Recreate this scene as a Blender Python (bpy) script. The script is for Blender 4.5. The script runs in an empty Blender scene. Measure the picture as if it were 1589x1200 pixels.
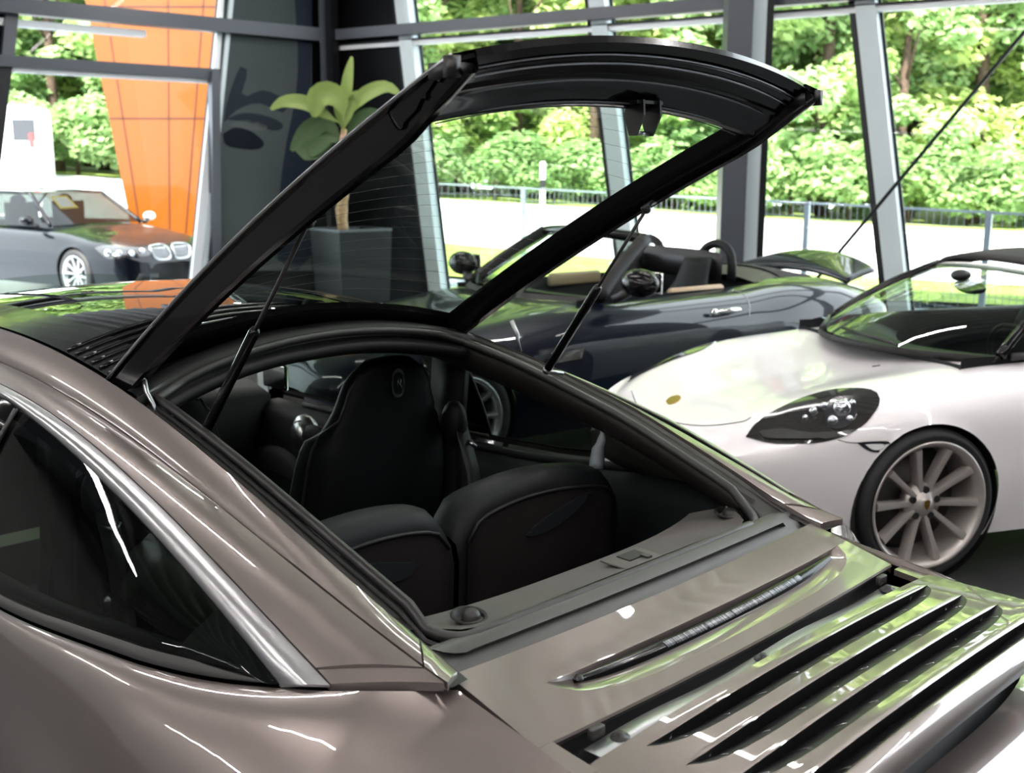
import bpy, bmesh, math, random
import numpy as np
from mathutils import Vector as V, Matrix
from mathutils.bvhtree import BVHTree
random.seed(7)
C = bpy.context.scene.collection
R = math.radians

# ------------------------------------------------------------------ camera, world, sun, exposure
IW, IH, FPX, PITCH, EYE = 1589, 1200, 1700.0, R(11.2), 1.72
cam_d = bpy.data.cameras.new('camera'); cam = bpy.data.objects.new('camera', cam_d); C.objects.link(cam)
cam.location = (0, 0, EYE); cam.rotation_euler = (R(90) - PITCH, 0, 0)
cam_d.sensor_width = 36; cam_d.lens = 36 * FPX / IW; cam_d.clip_start = 0.05; cam_d.clip_end = 400
cam_d.dof.use_dof = True; cam_d.dof.focus_distance = 2.25; cam_d.dof.aperture_fstop = 5.6
bpy.context.scene.camera = cam
sc = bpy.context.scene
sc.view_settings.view_transform = 'Standard'; sc.view_settings.look = 'None'
sc.view_settings.exposure = 1.08; sc.view_settings.gamma = 1; sc.view_settings.use_curve_mapping = False
sc.cycles.use_denoising = True
sc.cycles.max_bounces = 10; sc.cycles.transparent_max_bounces = 24
sc.cycles.caustics_reflective = False; sc.cycles.caustics_refractive = False
wd = bpy.data.worlds.new('world'); sc.world = wd; wd.use_nodes = True
bgn = wd.node_tree.nodes['Background']
bgn.inputs[0].default_value = (0.86, 0.93, 1.0, 1); bgn.inputs[1].default_value = 2.9
sun_d = bpy.data.lights.new('sun', 'SUN'); sun_d.energy = 13.0; sun_d.angle = R(2); sun_d.color = (1, .95, .86)
sun = bpy.data.objects.new('sun', sun_d); C.objects.link(sun)
sun.rotation_euler = (R(38), 0, R(-28))          # high behind the camera, lights the wood and the tower outside

# ------------------------------------------------------------------ helpers
cp, sp = math.cos(PITCH), math.sin(PITCH)
EYEP = V((0, 0, EYE))
def ray(x, y):                                    # view ray of a pixel of the 1589 x 1200 photograph
    r, u = x - IW / 2, IH / 2 - y
    return V((r, FPX * cp + u * sp, -FPX * sp + u * cp))
def at_plane(x, y, n, c):
    d = ray(x, y); return EYEP + d * ((c - V(n).dot(EYEP)) / V(n).dot(d))
def at_depth(x, y, Y): d = ray(x, y); return EYEP + d * (Y / d.y)
def at_z(x, y, z): return at_plane(x, y, (0, 0, 1), z)
class Frame:                                      # local frame of a car: x right, y forward, z up
    def __init__(s, x, y, yaw):
        s.o = V((x, y, 0)); t = R(yaw); s.yaw = t
        s.ux = V((math.cos(t), math.sin(t), 0)); s.uy = V((-math.sin(t), math.cos(t), 0))
        s.inv = Matrix.Translation(s.o) @ Matrix.Rotation(t, 4, 'Z'); s.inv.invert()
    def loc(s, p): return s.inv @ p
    def X(s, x, y, a): return s.loc(at_plane(x, y, s.ux, a + s.o.dot(s.ux)))
    def Y(s, x, y, a): return s.loc(at_plane(x, y, s.uy, a + s.o.dot(s.uy)))
    def Z(s, x, y, a): return s.loc(at_z(x, y, a))
def mat(name, col, rough=.5, metal=0., coat=0., spec=.5, emit=None, es=0., alpha=None, cr=.03, trans=0.):
    m = bpy.data.materials.new(name); m.use_nodes = True
    b = m.node_tree.nodes['Principled BSDF']
    b.inputs['Base Color'].default_value = (*col, 1); b.inputs['Roughness'].default_value = rough
    b.inputs['Metallic'].default_value = metal; b.inputs['Coat Weight'].default_value = coat
    b.inputs['Coat Roughness'].default_value = cr; b.inputs['Specular IOR Level'].default_value = spec
    if emit: b.inputs['Emission Color'].default_value = (*emit, 1); b.inputs['Emission Strength'].default_value = es
    return m
def noise_mat(name, c1, c2, scale, rough=.6, bump=0., metal=0., coat=0., detail=3., spec=.5, stretch=None):
    m = mat(name, c1, rough, metal, coat, spec); nt = m.node_tree; b = nt.nodes['Principled BSDF']
    tc = nt.nodes.new('ShaderNodeTexCoord'); n = nt.nodes.new('ShaderNodeTexNoise')
    n.inputs['Scale'].default_value = scale; n.inputs['Detail'].default_value = detail
    src = tc.outputs['Object']
    if stretch:
        mp = nt.nodes.new('ShaderNodeMapping'); mp.inputs['Scale'].default_value = stretch
        nt.links.new(src, mp.inputs[0]); src = mp.outputs[0]
    nt.links.new(src, n.inputs['Vector'])
    rp = nt.nodes.new('ShaderNodeValToRGB'); rp.color_ramp.elements[0].color = (*c1, 1); rp.color_ramp.elements[1].color = (*c2, 1)
    rp.color_ramp.elements[0].position = .35; rp.color_ramp.elements[1].position = .65
    nt.links.new(n.outputs['Fac'], rp.inputs[0]); nt.links.new(rp.outputs[0], b.inputs['Base Color'])
    if bump:
        bp = nt.nodes.new('ShaderNodeBump'); bp.inputs['Strength'].default_value = bump; bp.inputs['Distance'].default_value = .01
        nt.links.new(n.outputs['Fac'], bp.inputs['Height']); nt.links.new(bp.outputs[0], b.inputs['Normal'])
    return m
def glass_mat(name, tint, ior=1.5, rough=0.0, boost=1.0):    # thin pane: fresnel mix of a clear tint and a mirror
    m = bpy.data.materials.new(name); m.use_nodes = True; nt = m.node_tree; nt.nodes.clear()
    o = nt.nodes.new('ShaderNodeOutputMaterial'); mx = nt.nodes.new('ShaderNodeMixShader')
    t = nt.nodes.new('ShaderNodeBsdfTransparent'); t.inputs[0].default_value = (*tint, 1)
    g = nt.nodes.new('ShaderNodeBsdfGlossy'); g.inputs['Roughness'].default_value = rough
    g.inputs['Color'].default_value = (boost, boost, boost, 1)
    f = nt.nodes.new('ShaderNodeFresnel'); f.inputs[0].default_value = ior
    # the same fresnel on both faces of the thin pane
    geo = nt.nodes.new('ShaderNodeNewGeometry'); sel = nt.nodes.new('ShaderNodeMix'); sel.data_type = 'FLOAT'
    sel.inputs[2].default_value = ior; sel.inputs[3].default_value = 1 / ior
    nt.links.new(geo.outputs['Backfacing'], sel.inputs[0]); nt.links.new(sel.outputs[0], f.inputs[0])
    nt.links.new(f.outputs[0], mx.inputs[0]); nt.links.new(t.outputs[0], mx.inputs[1]); nt.links.new(g.outputs[0], mx.inputs[2])
    nt.links.new(mx.outputs[0], o.inputs[0]); return m

def mesh(name, vs, fs, m, parent=None, smooth=True, sol=0., off=0., bev=0., sub=0, auto=None):
    me = bpy.data.meshes.new(name); me.from_pydata([tuple(v) for v in vs], [], fs); me.update()
    bm = bmesh.new(); bm.from_mesh(me)
    bmesh.ops.remove_doubles(bm, verts=bm.verts, dist=1e-5)
    bmesh.ops.recalc_face_normals(bm, faces=bm.faces); bm.to_mesh(me); bm.free()
    for p in me.polygons: p.use_smooth = smooth
    if smooth and auto: 
        try: me.set_sharp_from_angle(angle=R(auto))
        except Exception: pass
    o = bpy.data.objects.new(name, me); C.objects.link(o)
    if isinstance(m, (list, tuple)):
        for k in m: me.materials.append(k)
    else: me.materials.append(m)
    if parent is not None: o.parent = parent
    if sol:
        s = o.modifiers.new('solid', 'SOLIDIFY'); s.thickness = sol; s.offset = off
    if bev:
        s = o.modifiers.new('bevel', 'BEVEL'); s.width = bev; s.segments = 2; s.limit_method = 'ANGLE'
    if sub:
        s = o.modifiers.new('sub', 'SUBSURF'); s.levels = sub; s.render_levels = sub
    return o
class MB:                                         # collects shapes for ONE mesh object
    def __init__(s): s.v = []; s.f = []
    def add(s, vs, fs):
        b = len(s.v); s.v += [V(p) for p in vs]; s.f += [[i + b for i in f] for f in fs]; return s
    def grid(s, rows, cu=False, cv=False):
        n, k = len(rows), len(rows[0]); fs = []
        for i in range(n if cu else n - 1):
            for j in range(k if cv else k - 1):
                a, b = i * k + j, i * k + (j + 1) % k; i2 = (i + 1) % n
                fs.append([a, b, i2 * k + (j + 1) % k, i2 * k + j])
        return s.add([p for r in rows for p in r], fs)
    def box(s, c, size, rot=None):
        h = V(size) / 2; vs = [V((x * h.x, y * h.y, z * h.z)) for x in (-1, 1) for y in (-1, 1) for z in (-1, 1)]
        if rot: vs = [rot @ v for v in vs]
        return s.add([v + V(c) for v in vs], [[0, 1, 3, 2], [4, 6, 7, 5], [0, 4, 5, 1], [2, 3, 7, 6], [0, 2, 6, 4], [1, 5, 7, 3]])
    def beam(s, a, b, w, d, side=None):           # box beam from a to b, w along side, d across
        a, b = V(a), V(b); t = (b - a).normalized()
        sd = V(side) if side else V((0, 0, 1)); sd = (sd - t * sd.dot(t)).normalized(); n = t.cross(sd)
        vs = [p + sd * (i * w / 2) + n * (j * d / 2) for p in (a, b) for i, j in ((-1, -1), (1, -1), (1, 1), (-1, 1))]
        return s.add(vs, [[0, 1, 2, 3], [7, 6, 5, 4], [0, 4, 5, 1], [1, 5, 6, 2], [2, 6, 7, 3], [3, 7, 4, 0]])
    def tube(s, path, r, n=10, closed=False, cap=True):
        P = [V(p) for p in path]; m = len(P); rows = []; rs = [r[min(int(i * len(r) / m), len(r) - 1)] if len(r) != m else r[i] for i in range(m)] if isinstance(r, (list, tuple)) else [r] * m
        up = None
        for i in range(m):
            a = P[(i - 1) % m] if (closed or i > 0) else P[i]; b = P[(i + 1) % m] if (closed or i < m - 1) else P[i]
            t = (b - a).normalized()
            if up is None: up = V((0, 0, 1)) if abs(t.z) < .9 else V((1, 0, 0))
            x = (up - t * up.dot(t)).normalized(); up = x; y = t.cross(x)
            rows.append([P[i] + (x * math.cos(2 * math.pi * k / n) + y * math.sin(2 * math.pi * k / n)) * rs[i] for k in range(n)])
        s.grid(rows, cu=closed, cv=True)
        if cap and not closed:
            b = len(s.v) - m * n; s.f.append([b + k for k in range(n)][::-1]); s.f.append([b + (m - 1) * n + k for k in range(n)])
        return s
    def lathe(s, prof, c, axis, n=32, close=False):   # prof: (radius, along axis)
        ax = V(axis).normalized(); u = ax.orthogonal().normalized(); w = ax.cross(u); c = V(c)
        rows = [[c + ax * h + (u * math.cos(2 * math.pi * k / n) + w * math.sin(2 * math.pi * k / n)) * max(r, 1e-4) for k in range(n)] for r, h in prof]
        return s.grid(rows, cu=close, cv=True)
    def prism(s, poly, vec):                      # polygon of points extruded along vec
        n = len(poly); vs = [V(p) for p in poly] + [V(p) + V(vec) for p in poly]
        return s.add(vs, [list(range(n))[::-1], list(range(n, 2 * n))] + [[i, (i + 1) % n, n + (i + 1) % n, n + i] for i in range(n)])
    def ball(s, c, r, n=12, m=8):
        c = V(c); r = V(r) if hasattr(r, '__len__') else V((r, r, r))
        return s.grid([[c + V((r.x * math.sin(math.pi * i / m) * math.cos(2 * math.pi * j / n), r.y * math.sin(math.pi * i / m) * math.sin(2 * math.pi * j / n), r.z * math.cos(math.pi * i / m))) for j in range(n)] for i in range(m + 1)], cv=True)
    def build(s, name, m, parent=None, **k): return mesh(name, s.v, s.f, m, parent, **k)
def catmull(P, n):                                # n points on a smooth curve through P, by chord length
    P = [V(p) for p in P]
    if len(P) == 2: return [P[0].lerp(P[1], i / (n - 1)) for i in range(n)]
    Q = [P[0] * 2 - P[1]] + P + [P[-1] * 2 - P[-2]]
    fine = []
    for i in range(1, len(Q) - 2):
        for k in range(16):
            t = k / 16; a, b, c, d = Q[i - 1], Q[i], Q[i + 1], Q[i + 2]
            fine.append(.5 * ((2 * b) + (c - a) * t + (2 * a - 5 * b + 4 * c - d) * t * t + (3 * b - a - 3 * c + d) * t ** 3))
    fine.append(Q[-2])
    L = [0]
    for a, b in zip(fine, fine[1:]): L.append(L[-1] + (b - a).length)
    out = []; j = 0
    for i in range(n):
        s = L[-1] * i / (n - 1)
        while j < len(L) - 2 and L[j + 1] < s: j += 1
        out.append(fine[j].lerp(fine[j + 1], (s - L[j]) / max(L[j + 1] - L[j], 1e-9)))
    return out
def interp(tab, x):                               # monotone-ish cubic interpolation in a table of (x, value)
    tab = sorted(tab); n = len(tab)
    if x <= tab[0][0]: 
        (a, fa), (b, fb) = tab[0], tab[1]; return fa + (fb - fa) * (x - a) / (b - a)
    if x >= tab[-1][0]:
        (a, fa), (b, fb) = tab[-2], tab[-1]; return fb + (fb - fa) * (x - b) / (b - a)
    for i in range(n - 1):
        if tab[i][0] <= x <= tab[i + 1][0]: break
    def sl(k):
        if k == 0: return (tab[1][1] - tab[0][1]) / (tab[1][0] - tab[0][0])
        if k == n - 1: return (tab[-1][1] - tab[-2][1]) / (tab[-1][0] - tab[-2][0])
        s0 = (tab[k][1] - tab[k - 1][1]) / (tab[k][0] - tab[k - 1][0]); s1 = (tab[k + 1][1] - tab[k][1]) / (tab[k + 1][0] - tab[k][0])
        return 0 if s0 * s1 <= 0 else 2 * s0 * s1 / (s0 + s1)
    (a, fa), (b, fb) = tab[i], tab[i + 1]; h = b - a; t = (x - a) / h; m0, m1 = sl(i) * h, sl(i + 1) * h
    return fa * (2 * t ** 3 - 3 * t * t + 1) + m0 * (t ** 3 - 2 * t * t + t) + fb * (-2 * t ** 3 + 3 * t * t) + m1 * (t ** 3 - t * t)
def tag(o, label=None, cat=None, group=None, kind=None):
    if label: o['label'] = label
    if cat: o['category'] = cat
    if group: o['group'] = group
    if kind: o['kind'] = kind
    return o
def empty(name, loc=(0, 0, 0), rz=0.):
    o = bpy.data.objects.new(name, None); C.objects.link(o); o.location = loc; o.rotation_euler = (0, 0, rz); return o
def struct(o): o['kind'] = 'structure'; return o
def warp(y): return interp([(-.3, -.015), (0, -.012), (.27, .018), (.54, .038), (.78, .038), (1.1, .030), (1.5, .026), (2.6, .02)], max(-.3, min(2.6, y)))
def flip(ps): return [V((-p.x, p.y, p.z + warp(p.y) * max(0, min(1, (p.z - .80) / .12)))) for p in ps]
def link_copy(o, parent=None):
    c = o.copy(); C.objects.link(c); c.parent = parent; return c

# ------------------------------------------------------------------ materials
M = {}
M['brown'] = mat('brown_paint', (.215, .181, .169), .36, .7, 1.0, cr=.012)
M['brown'].node_tree.nodes['Principled BSDF'].inputs['Coat IOR'].default_value = 2.0
M['white'] = mat('white_paint', (.86, .835, .845), .3, 0, 1.0, cr=.02)
M['navy'] = mat('navy_paint', (.003, .005, .011), .3, 0, .8, spec=.1, cr=.012)
M['black_paint'] = mat('black_paint', (.0008, .0012, .003), .3, 0, .6, spec=.1, cr=.012)
M['black'] = mat('black_plastic', (.010, .010, .011), .42)
M['gloss_black'] = mat('gloss_black', (.003, .003, .0035), .16, 0, .2, spec=.22)
M['rubber'] = mat('rubber', (.009, .009, .009), .6)
M['seal'] = mat('seal_rubber', (.020, .019, .019), .45)
M['channel'] = mat('gutter_plastic', (.046, .046, .042), .40)
M['shelf'] = noise_mat('shelf_plastic', (.075, .070, .064), (.085, .078, .072), 300, .6)
M['trim'] = mat('dark_trim', (.007, .0065, .007), .55, spec=.3)
M['trim_brown'] = mat('brown_dark_trim', (.012, .0095, .009), .55, spec=.3)
M['leather'] = noise_mat('black_leather', (.0035, .0044, .0055), (.005, .006, .007), 60, .55, .05, spec=.22)
M['carpet'] = noise_mat('carpet', (.0035, .003, .003), (.009, .007, .007), 400, .95, .3, spec=.1)
M['alu'] = mat('brushed_aluminium', (.56, .56, .57), .30, 1.0)
M['chrome'] = mat('chrome', (.85, .85, .86), .08, 1)
M['steel'] = mat('steel', (.42, .43, .45), .3, 1)
M['rim'] = mat('rim_alloy', (.46, .425, .40), .32, .45, .5)
M['disc'] = mat('brake_disc_iron', (.06, .057, .055), .5, .6)
M['rim_silver'] = mat('rim_silver', (.55, .56, .58), .25, .9, .4)
M['tyre'] = mat('tyre', (.012, .012, .013), .65)
M['gold'] = mat('gold', (.55, .33, .08), .3, 1)
M['red_lens'] = mat('red_lens', (.5, .02, .015), .15, 0, 1)
M['dark_lens'] = mat('dark_lens', (.018, .018, .022), .2, 0, .8)
M['lamp_black'] = mat('lamp_black', (.02, .019, .018), .15, .3, 1)
M['lamp_chrome'] = mat('lamp_chrome', (.6, .62, .66), .12, 1)
M['fabric_top'] = noise_mat('soft_top_fabric', (.022, .019, .020), (.032, .027, .028), 200, .9)
M['tonneau'] = mat('tonneau_leather', (.045, .036, .036), .5)
M['tan'] = mat('tan_leather', (.45, .33, .21), .5)
M['glass_hatch'] = glass_mat('hatch_glass', (.80, .88, .82), 1.42)
M['glass_dark'] = glass_mat('privacy_glass', (.26, .30, .28), 1.27)
M['glass_smoke'] = glass_mat('smoked_glass', (.22, .24, .24), 1.3)
M['glass_roof'] = glass_mat('roof_glass', (.045, .05, .05), 1.62)
M['glass_wind'] = glass_mat('windscreen_glass', (.72, .81, .75), 1.62)
M['glass_room'] = glass_mat('window_glass', (.95, .98, .97), 1.14)
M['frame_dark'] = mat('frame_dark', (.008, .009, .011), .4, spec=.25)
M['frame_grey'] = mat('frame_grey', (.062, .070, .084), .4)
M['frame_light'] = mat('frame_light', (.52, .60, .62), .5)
M['frame_white'] = mat('frame_white', (.72, .76, .78), .5)
M['pier_black'] = mat('pier_black', (.002, .0022, .003), .4, spec=.12)
M['floor'] = noise_mat('floor_tiles', (.020, .020, .022), (.032, .031, .032), 6, .38)
M['wall'] = noise_mat('wall_plaster', (.10, .10, .10), (.12, .12, .12), 2, .9)
M['wall_dark'] = noise_mat('wall_dark', (.17, .168, .165), (.20, .198, .195), 2, .8)
M['ceiling'] = mat('ceiling_steel', (.28, .27, .262), .55)
M['lamp'] = mat('lamp_tube', (1, 1, 1), .5, emit=(1, .955, .93), es=48)
M['orange'] = mat('orange_panel', (.17, .047, .003), .35, 0, .25, .3)
M['orange_seam'] = mat('orange_seam', (.07, .012, .001), .5)
M['white_metal'] = mat('white_metal', (.8, .8, .8), .4)
M['road'] = noise_mat('road', (.62, .62, .63), (.70, .70, .70), 1.5, .9)
M['paving'] = noise_mat('paving', (.30, .34, .40), (.35, .39, .45), .8, .35)
M['grass'] = noise_mat('grass', (.13, .21, .03), (.25, .31, .07), 3, .95, .4)
M['trunk'] = noise_mat('bark', (.045, .028, .02), (.10, .065, .045), 12, .9, .5)
M['fence'] = mat('fence_metal', (.22, .26, .30), .4, .3)
M['planter'] = mat('planter', (.012, .014, .016), .35)
M['planter_rim'] = mat('planter_rim', (.16, .18, .2), .4)
M['palm_trunk'] = noise_mat('plant_trunk', (.40, .24, .12), (.62, .44, .27), 14, .8, .4, stretch=(1, 1, 2.5))
def leaf_mat(name, col, tr, w):
    m = bpy.data.materials.new(name); m.use_nodes = True; nt = m.node_tree; b = nt.nodes['Principled BSDF']
    b.inputs['Roughness'].default_value = .5
    ob = nt.nodes.new('ShaderNodeNewGeometry'); mixc = nt.nodes.new('ShaderNodeMix'); mixc.data_type = 'RGBA'
    mixc.inputs[6].default_value = (*col, 1); mixc.inputs[7].default_value = (*tr, 1)
    nt.links.new(ob.outputs['Random Per Island'], mixc.inputs[0])
    nt.links.new(mixc.outputs[2], b.inputs['Base Color'])
    t = nt.nodes.new('ShaderNodeBsdfTranslucent'); nt.links.new(mixc.outputs[2], t.inputs[0])
    mx = nt.nodes.new('ShaderNodeMixShader'); mx.inputs[0].default_value = w
    o = nt.nodes['Material Output']
    nt.links.new(b.outputs[0], mx.inputs[1]); nt.links.new(t.outputs[0], mx.inputs[2]); nt.links.new(mx.outputs[0], o.inputs[0]); return m
M['leaf_a'] = leaf_mat('leaf_bright', (.40, .54, .17), (.66, .74, .34), .5)
M['leaf_b'] = leaf_mat('leaf_mid', (.32, .48, .17), (.54, .67, .30), .5)
M['leaf_c'] = leaf_mat('leaf_deep', (.25, .41, .17), (.44, .58, .27), .5)
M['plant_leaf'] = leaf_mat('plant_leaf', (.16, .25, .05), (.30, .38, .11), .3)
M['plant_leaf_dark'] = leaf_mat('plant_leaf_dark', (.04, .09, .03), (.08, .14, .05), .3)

# ------------------------------------------------------------------ the room
CORN = at_depth(515, 58, 14.0); ZT = CORN.z            # corner of the two glass fronts at transom height
DR, DL = V((.854, -.521, 0)), V((-.741, -.672, 0))     # the fronts run from the corner to the right and to the left
NR, NL = V((.521, .854, -.09)), V((-.672, .741, -.09)) # outward normals of the leaning fronts
CR, CL = NR.dot(CORN), NL.dot(CORN)
def onR(x, y, off=0.): return at_plane(x, y, NR, CR + off)   # off > 0: outside
def onL(x, y, off=0.): return at_plane(x, y, NL, CL + off)
def front(P, N, c, d, z):                              # the point of a front at a distance d and height z
    return None
CZ = 9.2
def cz(x): return 5.7 + .27 * x                            # the roof rises to the right
RE, LE = V((CORN.x, CORN.y, 0)) + DR * 17, V((CORN.x, CORN.y, 0)) + DL * 7.6
foot = [(CORN.x, CORN.y + .35), (RE.x, RE.y), (11.5, -8), (-11, -8), (LE.x, LE.y)]
struct(mesh('floor', [V((x, y, -.1)) for x, y in foot] + [V((x, y, 0)) for x, y in foot],
            [[4, 3, 2, 1, 0], [5, 6, 7, 8, 9]] + [[i, (i + 1) % 5, 5 + (i + 1) % 5, 5 + i] for i in range(5)], M['floor'], smooth=False))
# trapezoidal steel deck as ceiling
mb = MB(); rows = []
x = -16.0
prof = []
while x < 16: prof += [(x, 0), (x + .10, 0), (x + .14, .07), (x + .24, .07), (x + .28, 0)]; x += .28
ca, sa = math.cos(R(44)), math.sin(R(44))
for v in (-14.5, 15.5): rows.append([V((u * ca - v * sa, u * sa + v * ca + 2.5, cz(u * ca - v * sa) + h)) for u, h in prof])
mb.grid(rows); ceil_o = struct(mb.build('ceiling', M['ceiling'], smooth=False))
def clip_to_foot(o, grow):
    bm = bmesh.new(); bm.from_mesh(o.data)
    for i in range(5):
        a, b = V((*foot[i], 0)), V((*foot[(i + 1) % 5], 0)); n = V(((b - a).y, -(b - a).x, 0)).normalized()
        if n.dot(V((0, 2, 0)) - a) > 0: n = -n
        bmesh.ops.bisect_plane(bm, geom=bm.verts[:] + bm.edges[:] + bm.faces[:], plane_co=a + n * grow, plane_no=n, clear_outer=True)
    bm.to_mesh(o.data); bm.free()
clip_to_foot(ceil_o, .45)
def wall(name, a, b, z0, z1, m, t=.2):
    a, b = V((*a, 0)), V((*b, 0)); n = V((-(b - a).y, (b - a).x, 0)).normalized() * -t
    return struct(MB().prism([a + V((0, 0, z0)), b + V((0, 0, z0)), b + V((0, 0, z1)), a + V((0, 0, z1))], n).build(name, m, smooth=False))
wall('wall_right', foot[1], foot[2], 0, CZ, M['wall']); wall('wall_back', foot[2], foot[3], 0, CZ, M['wall'])
wall('wall_left', foot[3], foot[4], 0, CZ, M['wall_dark'])
mb = MB()
for d in range(-3, 4):
    o = V((0, 2.5, 0)) + V((ca, sa, 0)) * d * 4.2; e0, e1 = o - V((-sa, ca, 0)) * 14, o + V((-sa, ca, 0)) * 13
    mb.beam(e0 + V((0, 0, cz(e0.x) - .16)), e1 + V((0, 0, cz(e1.x) - .16)), .3, .16)
clip_to_foot(struct(mb.build('trim_1', M['frame_grey'], smooth=False)), .4)
# strip lamps under the ceiling, each a thing
k = 0
def inside(x, y):
    n = len(foot); r = False
    for i in range(n):
        (ax, ay), (bx, by) = foot[i], foot[(i + 1) % n]
        if (ay > y) != (by > y) and x < (bx - ax) * (y - ay) / (by - ay) + ax: r = not r
    return r
lamp_dir = V((-sa, ca, 0)); lamp_side = V((ca, sa, 0)); proto = None
for i in range(-4, 5):
    for j in range(-4, 5):
        p = V((0, 1.0, 0)) + lamp_side * (i * 2.6 + .35) + lamp_dir * (j * 4.3 + (i % 2) * 1.9)
        ok = all(inside(p.x + dx, p.y + dy) for dx in (-1.6, 1.6) for dy in (-1.6, 1.6))
        if not ok: continue
        p.z = cz(p.x) - 1.1
        if proto is None:
            lt = empty('strip_light', p)
            hb = MB().box((0, 0, .045), (3.0, .07, .05)).build('housing', M['frame_grey'], lt, smooth=False)
            tb = MB().box((0, 0, .008), (2.96, .045, .024)).build('lamp_tube', M['lamp'], lt, smooth=False)
            wb = MB().tube([(-.5, 0, .07), (0, 0, .35), (.5, 0, .07)], .004, 6).tube([(0, 0, .35), (0, 0, 1.1)], .004, 6).build('suspension', M['steel'], lt)
            proto = [lt, hb, tb, wb]; o = lt
        else:
            o = proto[0].copy(); C.objects.link(o); o.location = p
            for ch in proto[1:]: link_copy(ch, o)
        o.rotation_euler = (0, 0, R(44) + R(90))
        tag(o, 'slim white strip light hanging under the ribbed ceiling', 'ceiling light', 'strip lights under the ceiling')

# ---- right glass front
def strip_on(on, pts, w, d, m, name, off=0., side=None, n=None):
    P = [on(x, y, off) for x, y in pts]
    return MB().beam(P[0], P[1], w, d, side).build(name, m, smooth=False)
def ext(on, a, b, z0, z1, off=0.):                     # line through two pixels on a front, cut at two heights
    P, Q = on(*a, off), on(*b, off); d = (Q - P) / (Q.z - P.z)
    return P + d * (z0 - P.z), P + d * (z1 - P.z)
tn = [0]
def trim(mbx, m):
    tn[0] += 1; return struct(mbx.build('trim_%d' % (tn[0] + 1), m, smooth=False))
nRh, nLh = V((.521, .854, 0)), V((-.672, .741, 0))
mull = [((613, 0), (660, 400)), ((915, 33), (948.6, 323)), ((1321, 11), (1367, 437)), ((1780, 0), (1820, 400)), ((2400, 0), (2430, 400))]
mullR = [ext(onR, a, b, 0, CZ) for a, b in mull]
for i, (a, b) in enumerate(mullR):
    dark, light = MB(), MB()
    side = DR
    dark.beam(a + DR * .02 + nRh * .02, b + DR * .02 + nRh * .02, .07, .12, DR)
    light.beam(a + DR * .145 - nRh * .01, b + DR * .145 - nRh * .01, .18, .16, DR)
    dark.beam(a + DR * .25 + nRh * .06, b + DR * .25 + nRh * .06, .03, .02, DR)
    trim(dark, M['frame_dark']); trim(light, M['frame_light'])
a, b = onR(515, 58), onR(1589, -29)
trim(MB().beam(a - nRh * .12, a - nRh * .12 + DR * 17, .12, .16), M['frame_grey'])
trim(MB().beam(a + V((0, 0, -.14)) - nRh * .02, a + V((0, 0, -.14)) - nRh * .02 + DR * 17, .05, .1), M['frame_white'])
trim(MB().beam(a + V((0, 0, -.105)) - nRh * .05, a + V((0, 0, -.105)) - nRh * .05 + DR * 17, .02, .1), M['frame_dark'])
a0 = V((CORN.x, CORN.y, 0)); 
def lean(n, z): return -n.xy.to_3d() * 0 + V((n.x, n.y, 0)).normalized() * (.09 * (z - ZT))
for nm, z in (('low', .06), ('high', CZ - .1)):
    q = a0 + V((0, 0, z)) + nRh * (.09 * (z - ZT)); trim(MB().beam(q, q + DR * 17, .14, .16), M['frame_grey'])
    q = a0 + V((0, 0, z)) + nLh * (.09 * (z - ZT)); trim(MB().beam(q, q + DL * 7.6, .14, .16), M['frame_grey'])
# the black pier in the corner
def lowhigh(on, px, z0, z1, off=0.): return ext(on, *px, z0, z1, off)
pr = lowhigh(onR, ((640, 0), (640, 1)), 0, CZ)
cbot, ctop = a0 + lean(NR, 0) * 1.0, a0 + V((0, 0, CZ)) + lean(NR, CZ)
struct(MB().prism([cbot, mullR[0][0] + DR * .03, mullR[0][1] + DR * .03, V((ctop.x, ctop.y, CZ))], nRh * .12).build('wall_front', M['pier_black'], smooth=False))
jl = [onL(337, 60), onL(300, 430)]; jd = (jl[1] - jl[0]) / (jl[1].z - jl[0].z)
jb, jt = jl[0] + jd * (0 - jl[0].z), jl[0] + jd * (CZ - jl[0].z)
cb2, ct2 = a0 + nLh * (.09 * -ZT), a0 + V((0, 0, CZ)) + nLh * (.09 * (CZ - ZT))
struct(MB().prism([cb2, jb, jt, ct2], nLh * .12).build('wall_corner', M['pier_black'], smooth=False))
cpost = a0 + (nRh + nLh) * -.16
trim(MB().beam(V((cpost.x, cpost.y, 0)), V((cpost.x, cpost.y, CZ)), .14, .14, DR), M['frame_dark'])
trim(MB().beam(V((cpost.x, cpost.y, 0)) - nRh * .1 - DR * .04, V((cpost.x, cpost.y, CZ)) - nRh * .1 - DR * .04, .05, .05, DR), M['frame_grey'])
# ---- left glass front
q = a0 + V((0, 0, ZT)); trim(MB().beam(q - nLh * .1, q - nLh * .1 + DL * 7.6, .15, .16), M['frame_grey'])
q2 = q + V((0, 0, -.15)); trim(MB().beam(q2 + DL * 2.4 - nLh * .0, q2 + DL * 7.6, .07, .1), M['frame_white'])
t1 = onL(335, 116); t0 = onL(0, 91)
zd = (t0.z + t1.z) / 2
trim(MB().beam(t1 - nLh * .05, t1 - nLh * .05 + DL * 6.3, .11, .12), M['frame_grey'])
trim(MB().beam(t1 - nLh * .0 + V((0, 0, -.08)), t1 + V((0, 0, -.08)) + DL * 6.3, .04, .1), M['frame_white'])
def lmull(a, b, w, d, m, z0=0, z1=CZ, off=0.):
    p, r = ext(onL, a, b, z0, z1, off); return trim(MB().beam(p, r, w, d, DL), m)
lmull((344, 60), (306, 430), .15, .05, M['frame_white'], off=-.03)
lmull((351, 60), (314, 430), .05, .09, M['frame_light'], off=-.05)
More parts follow.
